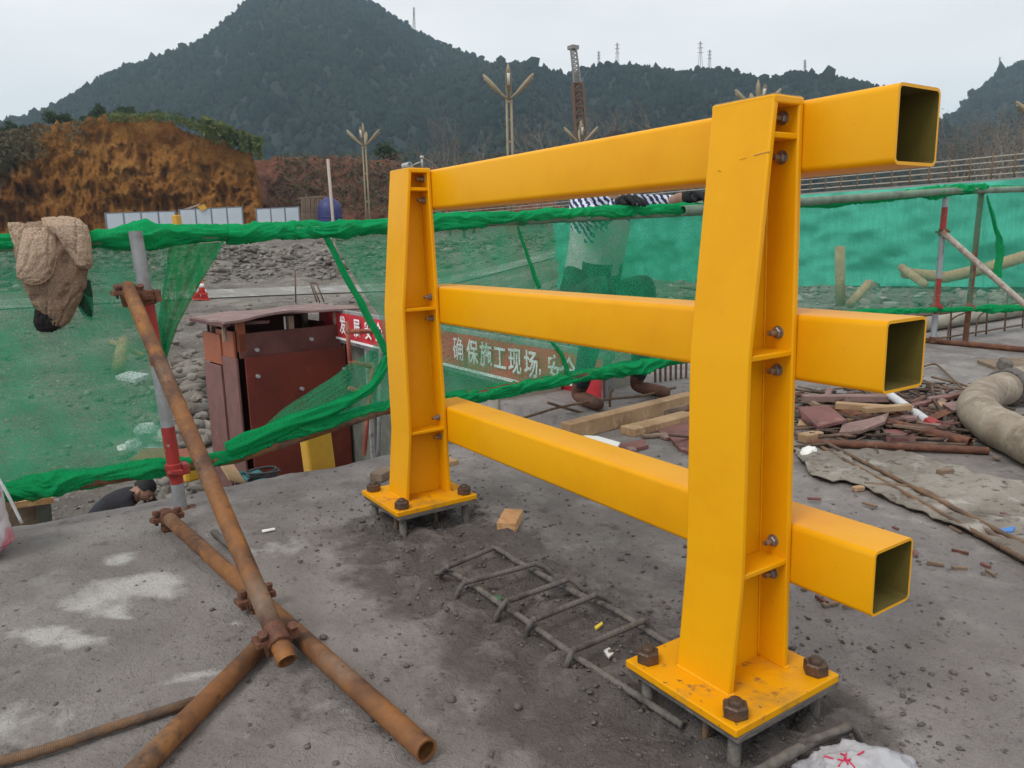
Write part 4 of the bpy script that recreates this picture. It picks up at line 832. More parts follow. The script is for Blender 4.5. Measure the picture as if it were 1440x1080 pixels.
lb = thing('white_rag', 'bunched white rag at the corner of the sackcloth', 'rag', at(1128, 645)); c0 = at(1135, 640); V = ICO5*np.array([.055, .026, .016]); V = V*(1+.8*fbm(V[:, 0]*45, V[:, 1]*45, V[:, 2]*60, o=4)[:, None]); V = V@rotm(0, 0, 1.9).T; V[:, 2] = np.maximum(V[:, 2]+.010, .001); b = MB(); b.add(V+c0, ICOF5); b.build('cloth', 'paper', lb, True)
# pump hose
P = spline([at(1600, 690, .075), at(1500, 648, .075), at(1440, 618, .075), at(1395, 596, .075), at(1374, 575, .078), at(1385, 556, .08), at(1412, 546, .085), at(1432, 538, .09), at(1490, 526, .09)], 70)
hs_ = thing('pump_hose', 'thick dirty beige concrete pump hose bent in a loop on the deck', 'hose', at(1400, 640))
c = MB(); c.tube(P, [.074*(1+.015*math.sin(i*.9)) for i in range(70)], 28); c.build('hose_body', 'hose', hs_, True)
c = MB(); k = 52; c.tube(P[k:k+5], [.082, .092, .092, .092, .082], 20); q = P[k+2]; c.box(q+np.array([-.02, 0, .10]), (.05, .06, .05), rotm(.2, .3, .8), .008); c.build('collar', 'mud_steel', hs_)
# small litter
sheet('blue_scrap', [(1400, 741), (1412, 738), (1428, 741), (1424, 747), (1406, 747)], 'blue_scrap', 'scrap of blue plastic on the sackcloth', z=.012, th=.006, cat='scrap')
sheet('paper_scrap', [(849, 914), (857, 910), (863, 918), (856, 924)], 'paper', 'white paper scrap on the mud by the last stirrup', z=.01, th=.004, cat='scrap')
sheet('yellow_scrap', [(836, 881), (846, 874), (848, 877), (839, 884)], 'scrap_yellow', 'yellow chip on the mud inside the rebar cage', z=.01, th=.004, cat='scrap')
sheet('green_scrap', [(690, 838), (700, 833), (706, 842), (696, 846)], 'leaf_scrap', 'green scrap of net on the mud inside the rebar cage', z=.008, th=.003, cat='scrap')
sheet('paper_scrap', [(368, 745), (386, 742), (387, 744), (369, 748)], 'paper', 'thin white strip on the deck beyond the crossing tubes', z=.004, th=.003, cat='scrap')
for i, (x, y, s_, lbl) in enumerate([(634, 985, .011, 'small dark clod on the deck beside the open tube end'), (728, 995, .009, 'small flat clod between the tube end and the base plate'), (500, 915, .006, 'tiny pebble above the open tube'), (455, 898, .010, 'pale pebble beside the clamped joint'), (265, 690, .010, 'grey pebble at the foot of the banded pole')]):
    p = at(x, y); Vq = ICO2*np.array([1, .8, .6])*s_; Vq = Vq*(1+.35*fbm(ICO2[:, 0]*1.7+i, ICO2[:, 1]*1.7, ICO2[:, 2]*1.7, o=3)[:, None]); b = MB(); b.add(Vq+p+np.array([0, 0, s_*.35]), ICOF2); tag(b.build('clod', 'crumb', None, True), lbl, 'clod')

# ================================================================== BEYOND THE SLAB EDGE (left)
A0 = atd(335, 470, 6.6); B0 = atd(482, 459, 7.0); ex = (B0-A0); ex[2] = 0; WD = np.linalg.norm(ex); ex /= WD; ey = np.array([-ex[1], ex[0], 0.])
if ey@FW < 0: ey = -ey
ZG = -2.75; TZ = float(A0[2])
def SP(u, v, z): return np.array([A0[0], A0[1], 0])+ex*u+ey*v+np.array([0, 0, z])
Rsh = np.stack([ex, ey, np.array([0, 0, 1.])], 1)
sh = thing('site_shed', 'red brown plywood site shed with flat board roof standing below the slab edge', 'shed', SP(WD/2, .5, ZG))
def spanel(name, u0, u1, v, z0, z1, m, th=.02, parent=sh):
    c = MB(); c.box((SP(u0, v, z0)+SP(u1, v, z1))/2, (u1-u0, th, z1-z0), Rsh, .003); return c.build(name, m, parent)
def sside(name, v0, v1, u, z0, z1, m, th=.02):
    c = MB(); c.box((SP(u, v0, z0)+SP(u, v1, z1))/2, (th, v1-v0, z1-z0), Rsh, .003); return c.build(name, m, sh)
DP = .70
fp = spanel('front_panel', .03, WD, -.012, ZG+.05, TZ-.20, 'shed_ply'); up_ = spanel('front_panel', 0, WD-.02, .010, TZ-.205, TZ, 'shed_ply_dark')
for (u, z, p) in ((.12, TZ-.36, fp), (.50, TZ-.52, fp), (WD-.03, TZ-.40, fp), (.13, TZ-.14, up_), (.62, TZ-.10, up_)):
    c = MB(); q = SP(u, -.022, z); c.tube([q, q-ey*.03], .016, 8); c.build('tie_bolt', 'steel_frame', p)
sside('side_panel', .04, .42, -.02, TZ-.24, TZ+.02, 'shed_ply_orange'); sside('side_panel', .30, DP, -.035, TZ-.28, TZ-.02, 'shed_ply_orange')
sside('side_panel', .0, .30, -.03, ZG, TZ-.20, 'shed_ply_mauve'); sside('side_panel', .31, DP, -.045, ZG, TZ-.29, 'shed_ply_mauve')
spanel('back_panel', 0, WD, DP, ZG, TZ+.08, 'shed_ply_dark'); c = MB(); c.box((SP(WD, 0, ZG)+SP(WD, DP, TZ))/2, (.02, DP, TZ-ZG), Rsh); c.build('side_panel', 'shed_ply', sh)
for (u, v, m_, d_) in ((.03, .03, 'shed_ply_orange', .06), (.42, .03, 'white_plastic', .012), (.47, .03, 'timber_old', .045), (WD-.05, .03, 'pale_pipe', .03), (.04, DP-.04, 'timber_old', .05), (WD-.04, DP-.04, 'timber_old', .05)):
    c = MB(); c.box((SP(u, v, TZ-.15)+SP(u, v, TZ+(.11 if v < .3 else .10)))/2, (d_, d_, .26 if v < .3 else .25), Rsh); c.build('roof_post', m_, sh)
c = MB(); gv = []
for i, u in enumerate(np.linspace(-.15, WD+.12, 14)):
    for v in np.linspace(-.12, DP+.08, 8): gv.append(SP(u, v, TZ+.125+.02*(u/WD)+.02*math.sin(u*4)*(v < 0)-.015*max(0, (v+.12))/DP+.010*vn(u*5, v*5)))
c.grid(np.array(gv).reshape(14, 8, 3)); o = c.build('roof', 'roof_ply', sh); md = o.modifiers.new('t', 'SOLIDIFY'); md.thickness = .018; md.offset = 0
c = MB(); c.bar(SP(-.12, -.08, TZ+.09), SP(-.12, DP, TZ+.09), .05, .03); c.bar(SP(-.13, .2, TZ+.075), SP(.25, -.05, TZ+.085), .05, .025); c.build('roof_batten', 'shed_ply_dark', sh)
c = MB(); c.tube([SP(-.10, .03, TZ+.1), SP(-.10, .03, TZ-.05)], .02, 8); c.build('roof_post', 'timber_old', sh)
# yellow steel offcuts, teal sheet with cable, sticks
def offcut(name, a, b_, wd, h, X, m, label, cat):
    p0, p1 = atX(*a, X), atX(*b_, X); c = MB(); c.bar(p0, p1, wd, h, 0, .004); return tag(c.build(name, m, None), label, cat)
o = MB().box(atX(447, 640, -2.02), (.07, .105, .24), rotm(.06, 0, .1), .006).build('steel_offcut', 'site_yellow', None); tag(o, 'yellow steel offcut standing against the slab edge before the shed', 'steel offcut')
o = MB().box(atX(266, 664, -2.15), (.09, .09, .05), rotm(0, 0, .5), .008).build('steel_offcut', 'site_yellow', None); tag(o, 'small yellow steel offcut beside the banded pole beyond the slab', 'steel offcut')
t = thing('plastic_sheet', 'teal plastic sheet lying beyond the slab edge by the shed', 'plastic sheet', atX(350, 680, -2.0)); V = np.empty((10, 12, 3))
for i in range(10):
    for j in range(12): V[i, j] = atX(330+j*4.2, 664+i*2.4, -2.0-.10+.01*i)+np.array([.02*vn(i*.7, j*.7), 0, .012*vn(i*.6, j*.6, 4.)])
c = MB(); c.grid(V); c.build('sheet', 'teal_sheet', t, True)
t = thing('cable_coil', 'coil of dark cable on the teal plastic sheet', 'cable coil', atX(370, 672, -1.93))
cc = atX(370, 668, -1.95); a = np.linspace(0, 2*math.pi*5, 160); c = MB(); c.tube(np.column_stack([cc[0]+.03*np.cos(a)*(1+.1*np.sin(a*.3)), cc[1]+.055*np.sin(a)*(1+.12*np.sin(a*.23)), cc[2]+.02*np.sin(a*.37)]), .004, 5); c.build('cable', 'cable', t, True)
st = thing('stick_bundle', 'bundle of thin pale sticks beyond the slab by the leaning tube', 'sticks', atX(322, 672, -2.1))
for i in range(9):
    c = MB(); c.tube([atX(304+i*2.6, 643+i*.9, -2.15), atX(324+i*2.6, 676+i*.6, -2.0)], .005, 5); c.build('stick', 'timber', st, True)
bx = thing('formwork_box', 'low formwork trough with orange board top beside the slab edge', 'formwork', atX(40, 730, -2.1))
c = MB(); c.bar(atX(14, 706, -2.15), atX(74, 698, -2.15), .10, .02); c.build('top_board', 'timber_fresh', bx); c = MB(); c.bar(atX(8, 728, -2.2), atX(72, 718, -2.2), .05, .14); c.build('side_board', 'timber_old', bx); c = MB(); c.bar(atX(52, 722, -2.16), atX(72, 719, -2.16), .06, .10); c.build('end_board', 'dark_wall', bx)
# items lying in the pit
def pit_item(px, py, D): return atd(px, py, D)
o = MB().tube([pit_item(166, 520, 9.5), pit_item(174, 480, 10.2)], .07, 12).build('log', 'timber', None, True); tag(o, 'pale log lying on the gravel seen through the left net', 'log')
o = MB().tube([pit_item(155, 480, 10.6), pit_item(202, 500, 10)], .03, 8).build('log', 'timber', None, True); tag(o, 'thin pole lying behind the pale log on the gravel', 'log')
o = MB().box(pit_item(186, 530, 9), (.26, .2, .05), rotm(.1, .1, .7), .006).build('foam_board', 'white_plastic', None); tag(o, 'white foam board on the gravel behind the banded pole', 'foam board')
lit = thing('litter_heap', 'heap of pale plastic litter on the gravel behind the banded pole', 'litter', pit_item(205, 640, 7.2))
for i, (x, y, s_) in enumerate([(205, 605, .13), (222, 612, .12), (190, 625, .12), (215, 632, .14), (175, 630, .08), (228, 640, .1), (204, 650, .1)]):
    Vq = ICO2*np.array([1, .8, .5])*s_; Vq = Vq*(1+.5*fbm(ICO2[:, 0]*2+i*3, ICO2[:, 1]*2, ICO2[:, 2]*2, o=3)[:, None]); b = MB(); b.add(Vq+pit_item(x, y, 7.4), ICOF2); b.build('plastic_piece', ['white_plastic', 'paper', 'white_plastic'][i % 3], lit)
o = MB().box(pit_item(236, 640, 6.8), (.5, .25, .02), rotm(.1, .05, 1.0)).build('plywood_board', 'shed_ply_orange', None); tag(o, 'orange brown board on the gravel behind the banded pole', 'plywood')
# rocks of the rubble heap that can be told apart
for i, (x, y, D, s_) in enumerate([(245, 480, 11, .16), (262, 500, 10.4, .13), (282, 470, 11.2, .14), (276, 560, 8.6, .13), (284, 585, 8.2, .12), (272, 600, 8, .14), (288, 622, 7.6, .11), (262, 575, 8.6, .1), (300, 612, 7.4, .09), (252, 520, 9.8, .1), (270, 530, 9.4, .13), (258, 548, 9.2, .11), (268, 452, 12.6, .2), (250, 462, 12, .14)]):
    Vq = ICO2*np.array([1, .8, .62])*s_*.55; Vq = Vq*(1+.4*fbm(ICO2[:, 0]*1.4+i*5, ICO2[:, 1]*1.4, ICO2[:, 2]*1.4, o=2)[:, None]); b = MB(); b.add((Vq@rotm(0, 0, i).T)+pit_item(x, y, D), ICOF2); tag(b.build('rock', 'gravel_stone', None), 'angular grey rock in the rubble heap beside the shed', 'rock', 'rocks of the rubble heap beside the shed')

# ------------------------------------------------------------------ banner on its railing, along the far side of the gap
YB = 1.52
def BN(px, py): return atY(px, py, YB)
pR = BN(846, 575); pRt = BN(840, 522); zb0 = float(BN(700, 532)[2]); zt0 = float(BN(650, 470)[2])
xl, xr = float(BN(482, 474)[0]), float(BN(846, 575)[0])
bn = thing('banner', 'red cloth banner with white Chinese lettering hung on a railing behind the net', 'banner', ((xl+xr)/2, YB, zb0))
V = np.empty((8, 60, 3))
for i, z in enumerate(np.linspace(zb0, zt0, 8)):
    for j, x in enumerate(np.linspace(xl-.6, xr, 60)): V[i, j] = (x, YB+.008*math.sin(x*9)+.010*vn(x*4, z*6), z)
c = MB(); c.grid(V); cloth = c.build('cloth', 'banner_red', bn, True)
c = MB(); c.bar((xl-.6, YB-.016, zb0+.012), (xr, YB-.016, zb0+.012), .004, .018); c.build('white_hem', 'banner_white', bn)
for ch, px, py, sc in [('发', 486, 461, 1), ('展', 506, 465, 1), ('安', 522, 470, 1), ('全', 537, 475, 1), ('，', 628, 500, .6), ('确', 649, 487, 1), ('保', 669, 492, 1), ('施', 688, 498, 1), ('工', 708, 503, 1), ('现', 729, 509, 1), ('场', 752, 516, 1), ('，', 768, 527, .6), ('安', 786, 524, 1), ('全', 806, 530, 1)]:
    q = BN(px, py); cu = bpy.data.curves.new('character', 'FONT'); cu.body = ch; cu.align_x = 'CENTER'; cu.align_y = 'CENTER'; cu.size = (zt0-zb0)*.70*sc; cu.extrude = .001; cu.offset = .0006 if ch == '确' else .0022
    ob = bpy.data.objects.new('character', cu); COL.objects.link(ob); bpy.context.view_layer.update()
    me = bpy.data.meshes.new_from_object(ob.evaluated_get(bpy.context.evaluated_depsgraph_get())); bpy.data.objects.remove(ob)
    zc_ = zb0+(zt0-zb0)*.54
    oo = link('character', me, 'banner_white', cloth, (0, 0, 0)); oo.location = Vector((float(q[0]), YB-.026, zc_))-cloth.location-bn.location; oo.rotation_euler = (math.pi/2, 0, 0); oo.scale = (.86, 1, 1)
c = MB(); c.bar((xl-.7, YB+.03, zt0+.01), (xr+.05, YB+.03, zt0+.01), .03, .03); c.bar((xl-.7, YB+.03, zb0-.02), (xr+.05, YB+.03, zb0-.02), .03, .03)
for x in np.linspace(xl-.6, xr, 5): c.bar((x, YB+.04, zt0+.03), (x, YB+.04, -2.6), .03, .03)
c.build('railing', 'steel_frame', bn)
o = MB().box(((xl+xr)/2-.2, YB+.12, (zb0-.06-2.6)/2), (xr-xl+.4, .06, 2.6+zb0-.06)).build('gangway_wall', 'dark_wall', None); tag(o, 'dark concrete wall below the red banner', 'wall')
fr = thing('scaffold_rack', 'small red and grey steel rack beside the shed door', 'rack', atX(525, 640, -2.6))
for (a, b_, m_) in (((488, 452), (493, 520), 'red_frame'), ((486, 466), (535, 466), 'red_frame'), ((490, 508), (524, 516), 'red_frame'), ((524, 510), (512, 640), 'red_frame'), ((536, 470), (532, 640), 'steel_frame'), ((490, 545), (515, 555), 'red_frame')):
    c = MB(); c.tube([atX(*a, -2.9), atX(*b_, -2.9)], .012, 8); c.build('frame_bar', m_, fr, True)
# concrete kerb blocks and loose bars behind the person's feet
for i, (x0, x1, y0, y1, X) in enumerate([(845, 888, 522, 585, -2.30), (700, 790, 535, 585, -2.42)]):
    a, b_ = atX(x0, y1, X), atX(x1, y0, X); c = MB(); c.box(((a[0]+b_[0])/2-.05, (a[1]+b_[1])/2, (b_[2]-.25)/2), (.10, abs(b_[1]-a[1]), b_[2]+.25), None, .006)
    tag(c.build('concrete_block', 'concrete_block', None), ['upright concrete block behind the squatting person', 'low concrete block below the red banner'][i], 'concrete block')
for i, (pts, lb_) in enumerate([([(735, 588), (790, 572), (850, 562), (905, 556), (950, 545)], 'rusty rod running past the feet of the squatting person'), ([(858, 590), (858, 555), (862, 548)], 'short upright rod stub before the concrete block'), ([(770, 566), (810, 578), (850, 586)], 'bent rod on the slab corner below the banner')]):
    o = rebar('rod', [atX(x, y, -1.95) for x, y in pts], .006, None, 'rebar_rust', 30); tag(o, lb_, 'rod')
for i in range(7):
    o = rebar('upright_bar', [atX(922+i*7, 575, -2.25), atX(921+i*7.4, 500, -2.25)], .007, None, 'rebar_rust', 10); tag(o, 'upright rusty bar in the cluster right of the squatting person', 'rebar', 'upright bars behind the squatting person')

# ================================================================== PEOPLE
def person(name, label, J, E, T, R, mats, loc):
    """J joints, R radii, E edges, T material tag per edge; grown with Skin and kept as one mesh"""
    names = list(J); me = bpy.data.meshes.new('body'); me.from_pydata([tuple(map(float, J[n_])) for n_ in names], [(names.index(a), names.index(b_)) for a, b_ in E], [])
    ob = bpy.data.objects.new('body', me); COL.objects.link(ob); ob.modifiers.new('s', 'SKIN')
    sv = me.skin_vertices[0].data
    for i, n_ in enumerate(names):
        r = R[n_]; sv[i].radius = r if isinstance(r, tuple) else (r, r); sv[i].use_root = (n_ == 'pelvis')
    sb = ob.modifiers.new('u', 'SUBSURF'); sb.levels = sb.render_levels = 2
    bpy.context.view_layer.update(); m2 = bpy.data.meshes.new_from_object(ob.evaluated_get(bpy.context.evaluated_depsgraph_get())); bpy.data.objects.remove(ob)
    t = thing(name, label, 'person', loc); ks = list(mats)
    body = link('body', m2, [mats[k_] for k_ in ks], t, (0, 0, 0)); m2.polygons.foreach_set('use_smooth', [True]*len(m2.polygons))
    seg = [(np.array(J[a], float), np.array(J[b_], float), ks.index(T[i])) for i, (a, b_) in enumerate(E)]
    idx = []
    for f in m2.polygons:
        c = np.array(f.center); best = (9, 0)
        for a, b_, k_ in seg:
            d = b_-a; u = np.clip(((c-a)@d)/(d@d+1e-9), 0, 1); e = np.linalg.norm(c-a-d*u)
            if e < best[0]: best = (e, k_)
        idx.append(best[1])
    m2.polygons.foreach_set('material_index', idx); return t, body
def head(t, c, fwd, up, s=1.):
    """face and hair on the head centred at c"""
    c = np.array(c); f = np.array(fwd, float); f /= np.linalg.norm(f); u = np.array(up, float); u -= f*(f@u); u /= np.linalg.norm(u); r = np.cross(f, u)
    V = ICO3*np.array([.082, .098, .118])*s; g_ = V[:, 2] < -.02*s; V[g_, 0] *= 1-.32*(-(V[g_, 2]/s+.02)/.1); V[g_, 1] *= 1-.12*(-(V[g_, 2]/s+.02)/.1)
    def W_(V): return c+np.outer(V[:, 0], r)+np.outer(V[:, 1], f)+np.outer(V[:, 2], u)
    b = MB(); b.add(W_(V), ICOF3)
    for (x, y, z, q) in ((0, .098, -.02, (.013, .02, .022)), (0, .088, -.062, (.024, .012, .007)), (-.083, 0, -.012, (.012, .022, .032)), (.083, 0, -.012, (.012, .022, .032))): b.add(W_(ICO2*np.array(q)*s+np.array([x, y, z])*s), ICOF2)
    h = b.build('head', 'skin', t, True)
    for sx in (-1, 1): c2 = MB(); c2.add(W_(ICO2*np.array([.014, .006, .007])*s+np.array([sx*.033, .088, .008])*s), ICOF2); c2.build('eye', 'hair', h)
    Hv = ICO3*np.array([.090, .106, .124])*s; keep = (Hv[:, 2] > (.018+.30*Hv[:, 1]/s)*s); Hv = Hv*(1+.05*fbm(ICO3[:, 0]*5, ICO3[:, 1]*5, ICO3[:, 2]*5)[:, None])
    fk = [q for q in ICOF3 if keep[q].all()]; used = np.unique(np.array(fk)); rm_ = -np.ones(len(Hv), int); rm_[used] = np.arange(len(used)); c3 = MB(); c3.add(W_(Hv)[used], rm_[np.array(fk)]); c3.build('hair', 'hair', h, True)
def fingers(J, E, T, R, tag_, wrist, hand, d, spread, curl, pre, s=1.):
    d = np.array(d, float); d /= np.linalg.norm(d); sp = np.array(spread, float); cu = np.array(curl, float)
    for i, (o_, l) in enumerate(((-.030, .062), (-.011, .074), (.010, .070), (.029, .055))):
        p = hand+sp*o_*s
        for k_, (a_, b_) in enumerate(((.45, .15), (.85, .75), (.75, 1.35))):
            n_ = '%sf%d%d' % (pre, i, k_); J[n_] = hand+sp*o_*s*1.15+d*l*a_*s+cu*.03*b_*s; R[n_] = .0095*s
            E.append((hand_n[pre] if k_ == 0 else '%sf%d%d' % (pre, i, k_-1), n_)); T.append(tag_)
    J[pre+'t0'] = hand-sp*.045*s-d*.012*s+cu*.012; J[pre+'t1'] = hand-sp*.052*s+d*.02*s+cu*.03; R[pre+'t0'] = R[pre+'t1'] = .011*s
    E.extend([(hand_n[pre], pre+'t0'), (pre+'t0', pre+'t1')]); T.extend([tag_]*2)
hand_n = {}
# squatting worker behind the net: faces the fence (+X)
XF = -2.02; fl = atX(826, 556, XF); frt = atX(908, 560, XF); cy = float((fl[1]+frt[1])/2)
hl = atX(888, 286, -1.755); hr = atX(986, 281, -1.755); shz = float(atX(870, 283, -2.1)[2])
J = dict(pelvis=(XF-.20, cy, .46), spine=(XF-.18, cy, .66), chest=(XF-.13, cy, shz-.14), neck0=(XF-.10, cy, shz+.02), neck=(XF-.08, cy+.01, shz+.09), skull=(XF-.05, cy+.02, shz+.19),
    shl=(XF-.10, cy-.17, shz-.02), shr=(XF-.10, cy+.17, shz-.02), ell=(XF+.10, cy-.20, shz-.10), elr=(XF+.02, cy+.36, shz-.015), wrl=(hl[0]-.06, hl[1]-.03, hl[2]-.005), wrr=(hr[0]-.07, hr[1]-.05, hr[2]+.01),
    hnl=(hl[0]-.005, hl[1], hl[2]+.022), hnr=(hr[0]-.01, hr[1], hr[2]+.022),
    hipl=(XF-.18, cy-.11, .46), hipr=(XF-.18, cy+.11, .46), knl=(XF+.06, cy-.135, .60), knr=(XF+.06, cy+.135, .59), anl=(XF-.05, fl[1]-.0, .10), anr=(XF-.05, frt[1], .10), hel=(XF-.08, fl[1], .04), her=(XF-.08, frt[1], .04), tol=(XF+.14, fl[1]-.03, .032), tor=(XF+.14, frt[1]+.03, .032))
R = dict(pelvis=.14, spine=.145, chest=(.165, .14), neck0=.075, neck=.052, skull=.05, shl=.062, shr=.062, ell=.046, elr=.046, wrl=.032, wrr=.032, hnl=.034, hnr=.034, hipl=.10, hipr=.10, knl=.068, knr=.068, anl=.046, anr=.046, hel=.038, her=.038, tol=.032, tor=.032)
E = [('pelvis', 'spine'), ('spine', 'chest'), ('chest', 'neck0'), ('neck0', 'neck'), ('neck', 'skull'), ('neck0', 'shl'), ('neck0', 'shr'), ('shl', 'ell'), ('shr', 'elr'), ('ell', 'wrl'), ('elr', 'wrr'), ('wrl', 'hnl'), ('wrr', 'hnr'), ('pelvis', 'hipl'), ('pelvis', 'hipr'), ('hipl', 'knl'), ('hipr', 'knr'), ('knl', 'anl'), ('knr', 'anr'), ('anl', 'hel'), ('anr', 'her'), ('hel', 'tol'), ('her', 'tor')]
T = ['tr', 'pl', 'pl', 'sk', 'sk', 'st', 'st', 'st', 'st', 'st', 'sk', 'gl', 'gl', 'tr', 'tr', 'tr', 'tr', 'tr', 'tr', 'so', 'so', 'so', 'so']
hand_n = {'L': 'hnl', 'R': 'hnr'}
fingers(J, E, T, R, 'gl', None, np.array(J['hnl']), (1, 0, 0), (0, 1, 0), (.3, 0, -1), 'L'); fingers(J, E, T, R, 'gl', None, np.array(J['hnr']), (1, .15, 0), (0, 1, 0), (.3, 0, -1), 'R')
t, body = person('person', 'person in blue and white striped sleeves squatting behind the net, black gloves on the tube', J, E, T, R, dict(tr='trousers', pl='shirt_plain', st='striped_shirt', sk='skin', gl='glove', so='shoe'), (XF, cy, 0))
head(t, np.array(J['skull'])+np.array([.01, 0, .01]), (1, .1, -.25), (0, 0, 1))
body.location = -t.location
# worker bending in the pit
hp = atd(203, 688, 7.6); hd = np.array(RT)*1.0; hd[2] = 0; bk = -hd; fwv = np.array([FW[0], FW[1], 0]); fwv /= np.linalg.norm(fwv); gz = -2.62
pel = hp+bk*.50+np.array([0, 0, -.28]); pel[2] = max(pel[2], gz+.80)
J = dict(pelvis=pel, spine=lerp(pel, hp, .38)+np.array([0, 0, .04]), chest=lerp(pel, hp, .68)+np.array([0, 0, .02]), neck0=lerp(pel, hp, .82), neck=lerp(pel, hp, .92), skull=hp)
ch = J['chest']
J.update(shl=ch-fwv*.16+hd*.06, shr=ch+fwv*.16+hd*.06, ell=ch-fwv*.20+hd*.20-np.array([0, 0, .24]), elr=ch+fwv*.2+hd*.2-np.array([0, 0, .24]), wrl=ch-fwv*.13+hd*.40-np.array([0, 0, .40]), wrr=ch+fwv*.13+hd*.4-np.array([0, 0, .4]), hnl=ch-fwv*.12+hd*.46-np.array([0, 0, .44]), hnr=ch+fwv*.12+hd*.46-np.array([0, 0, .44]),
    hipl=pel-fwv*.10-np.array([0, 0, .05]), hipr=pel+fwv*.10-np.array([0, 0, .05]))
for sgn, q in ((-1, 'l'), (1, 'r')):
    J['kn'+q] = pel+fwv*.12*sgn+hd*.10; J['kn'+q][2] = gz+.46; J['an'+q] = pel+fwv*.12*sgn-hd*.02; J['an'+q][2] = gz+.09; J['he'+q] = pel+fwv*.12*sgn-hd*.06; J['he'+q][2] = gz+.04; J['to'+q] = pel+fwv*.13*sgn+hd*.17; J['to'+q][2] = gz+.03
R = dict(R); E = [('pelvis', 'spine'), ('spine', 'chest'), ('chest', 'neck0'), ('neck0', 'neck'), ('neck', 'skull'), ('chest', 'shl'), ('chest', 'shr'), ('shl', 'ell'), ('shr', 'elr'), ('ell', 'wrl'), ('elr', 'wrr'), ('wrl', 'hnl'), ('wrr', 'hnr'), ('pelvis', 'hipl'), ('pelvis', 'hipr'), ('hipl', 'knl'), ('hipr', 'knr'), ('knl', 'anl'), ('knr', 'anr'), ('anl', 'hel'), ('anr', 'her'), ('hel', 'tol'), ('her', 'tor')]
T = ['tr', 'sh', 'sh', 'sk', 'sk', 'sh', 'sh', 'sh', 'sh', 'sk', 'sk', 'sk', 'sk', 'tr', 'tr', 'tr', 'tr', 'tr', 'tr', 'so', 'so', 'so', 'so']
fingers(J, E, T, R, 'sk', None, np.array(J['hnl']), hd-np.array([0, 0, .8]), fwv, (0, 0, -1), 'L'); fingers(J, E, T, R, 'sk', None, np.array(J['hnr']), hd-np.array([0, 0, .8]), fwv, (0, 0, -1), 'R')
t, body = person('person', 'dark haired person in a black shirt bending down in the pit below the slab', J, E, T, R, dict(tr='trousers', sh='shirt_black', sk='skin', so='shoe'), (pel[0], pel[1], gz))
head(t, hp, hd*.75-np.array([0, 0, .65])-fwv*.2, np.array([0, 0, 1])+hd*.4); body.location = -t.location

# ================================================================== MIDDLE DISTANCE
# far bridge parapet with rebar, and the bright net wall in front of it
Q0 = atd(560, 303, 34); Q1 = atd(1560, 243, 14.5); ZQ = 1.62
def QP(t, z): p = lerp(Q0, Q1, t); return np.array([p[0], p[1], z])
def tq(px):      # parameter along Q for a pixel column
    best = min(np.linspace(0, 1.2, 600), key=lambda t: abs((lambda p: 720+F*((p-CAM)@R2)/((p-CAM)@FW))(QP(t, 1.))-px)); return best
qd = (Q1-Q0); qd[2] = 0; qn = np.array([-qd[1], qd[0], 0]); qn /= np.linalg.norm(qn)
if qn@FW > 0: qn = -qn
o = MB().bar(QP(tq(815), .3)-qn*.4, QP(1, .3)-qn*.4, .6, 2.6).build('parapet_wall', 'parapet', None); tag(o, 'long grey concrete parapet wall behind the bright green net', 'wall')
rp = thing('rebar_parapet', 'long open rebar cage of uprights and bars on top of the far parapet', 'rebar cage', QP(.5, 1.6))
vb = None
for t_ in np.linspace(0, 1, 74):
    p = QP(t_, 1.55)-qn*.25
    if vb is None: vb = MB().tube([(0, 0, 0), (0, 0, .46)], .016, 5).build('upright_bar', 'rebar_rust', rp, True, (0, 0, 0)); ob = vb
    else: ob = vb.copy(); COL.objects.link(ob)
    ob.location = Vector(p)-rp.location
for z in (1.68, 1.78, 1.88, 1.97):
    MB().tube([QP(0, z)-qn*.25, QP(1, z)-qn*.25], .012, 5).build('long_bar', 'rebar_pale', rp, True)
T_ = thing('net_wall', 'bright teal green netting hung over the far embankment beneath the rebar parapet', 'netting', QP(.6, 0))
ta, tb = tq(786), tq(1600); V = np.empty((30, 200, 3))
for i, v_ in enumerate(np.linspace(0, 1, 30)):
    for j, u_ in enumerate(np.linspace(0, 1, 200)):
        t_ = lerp(ta+(tq(836)-ta)*v_ if False else ta+.035*v_, tb, u_); D_ = np.linalg.norm(QP(t_, 0)[:2]-CAM[:2])
        zlo = .8-66./1078*D_; V[i, j] = QP(t_, lerp(1.55, zlo, v_))+qn*(.15+.5*v_+.30*fbm(t_*22, v_*2.2, 3., o=4)+.16*fbm(t_*60+v_*3, v_*7, 6., o=4))
c = MB(); c.grid(V); c.build('netting', 'teal_net', T_, True)
for i, (pts, r_, lb_) in enumerate([([(1272, 384, 11), (1330, 390, 10.6), (1385, 378, 10.6), (1470, 352, 10.6)], .07, 'pale log lying across the rubble behind the green net'), ([(1268, 376, 11), (1300, 400, 10)], .05, 'forked branch lying on the pale log behind the net'), ([(1195, 428, 9.5), (1222, 398, 10)], .05, 'slanting timber prop behind the right net'), ([(1182, 430, 9.6), (1181, 346, 9.6)], .055, 'upright timber stake behind the right net')]):
    o = MB().tube([atd(*p) for p in pts], r_, 10).build('log', 'timber', None, True); tag(o, lb_, 'log')
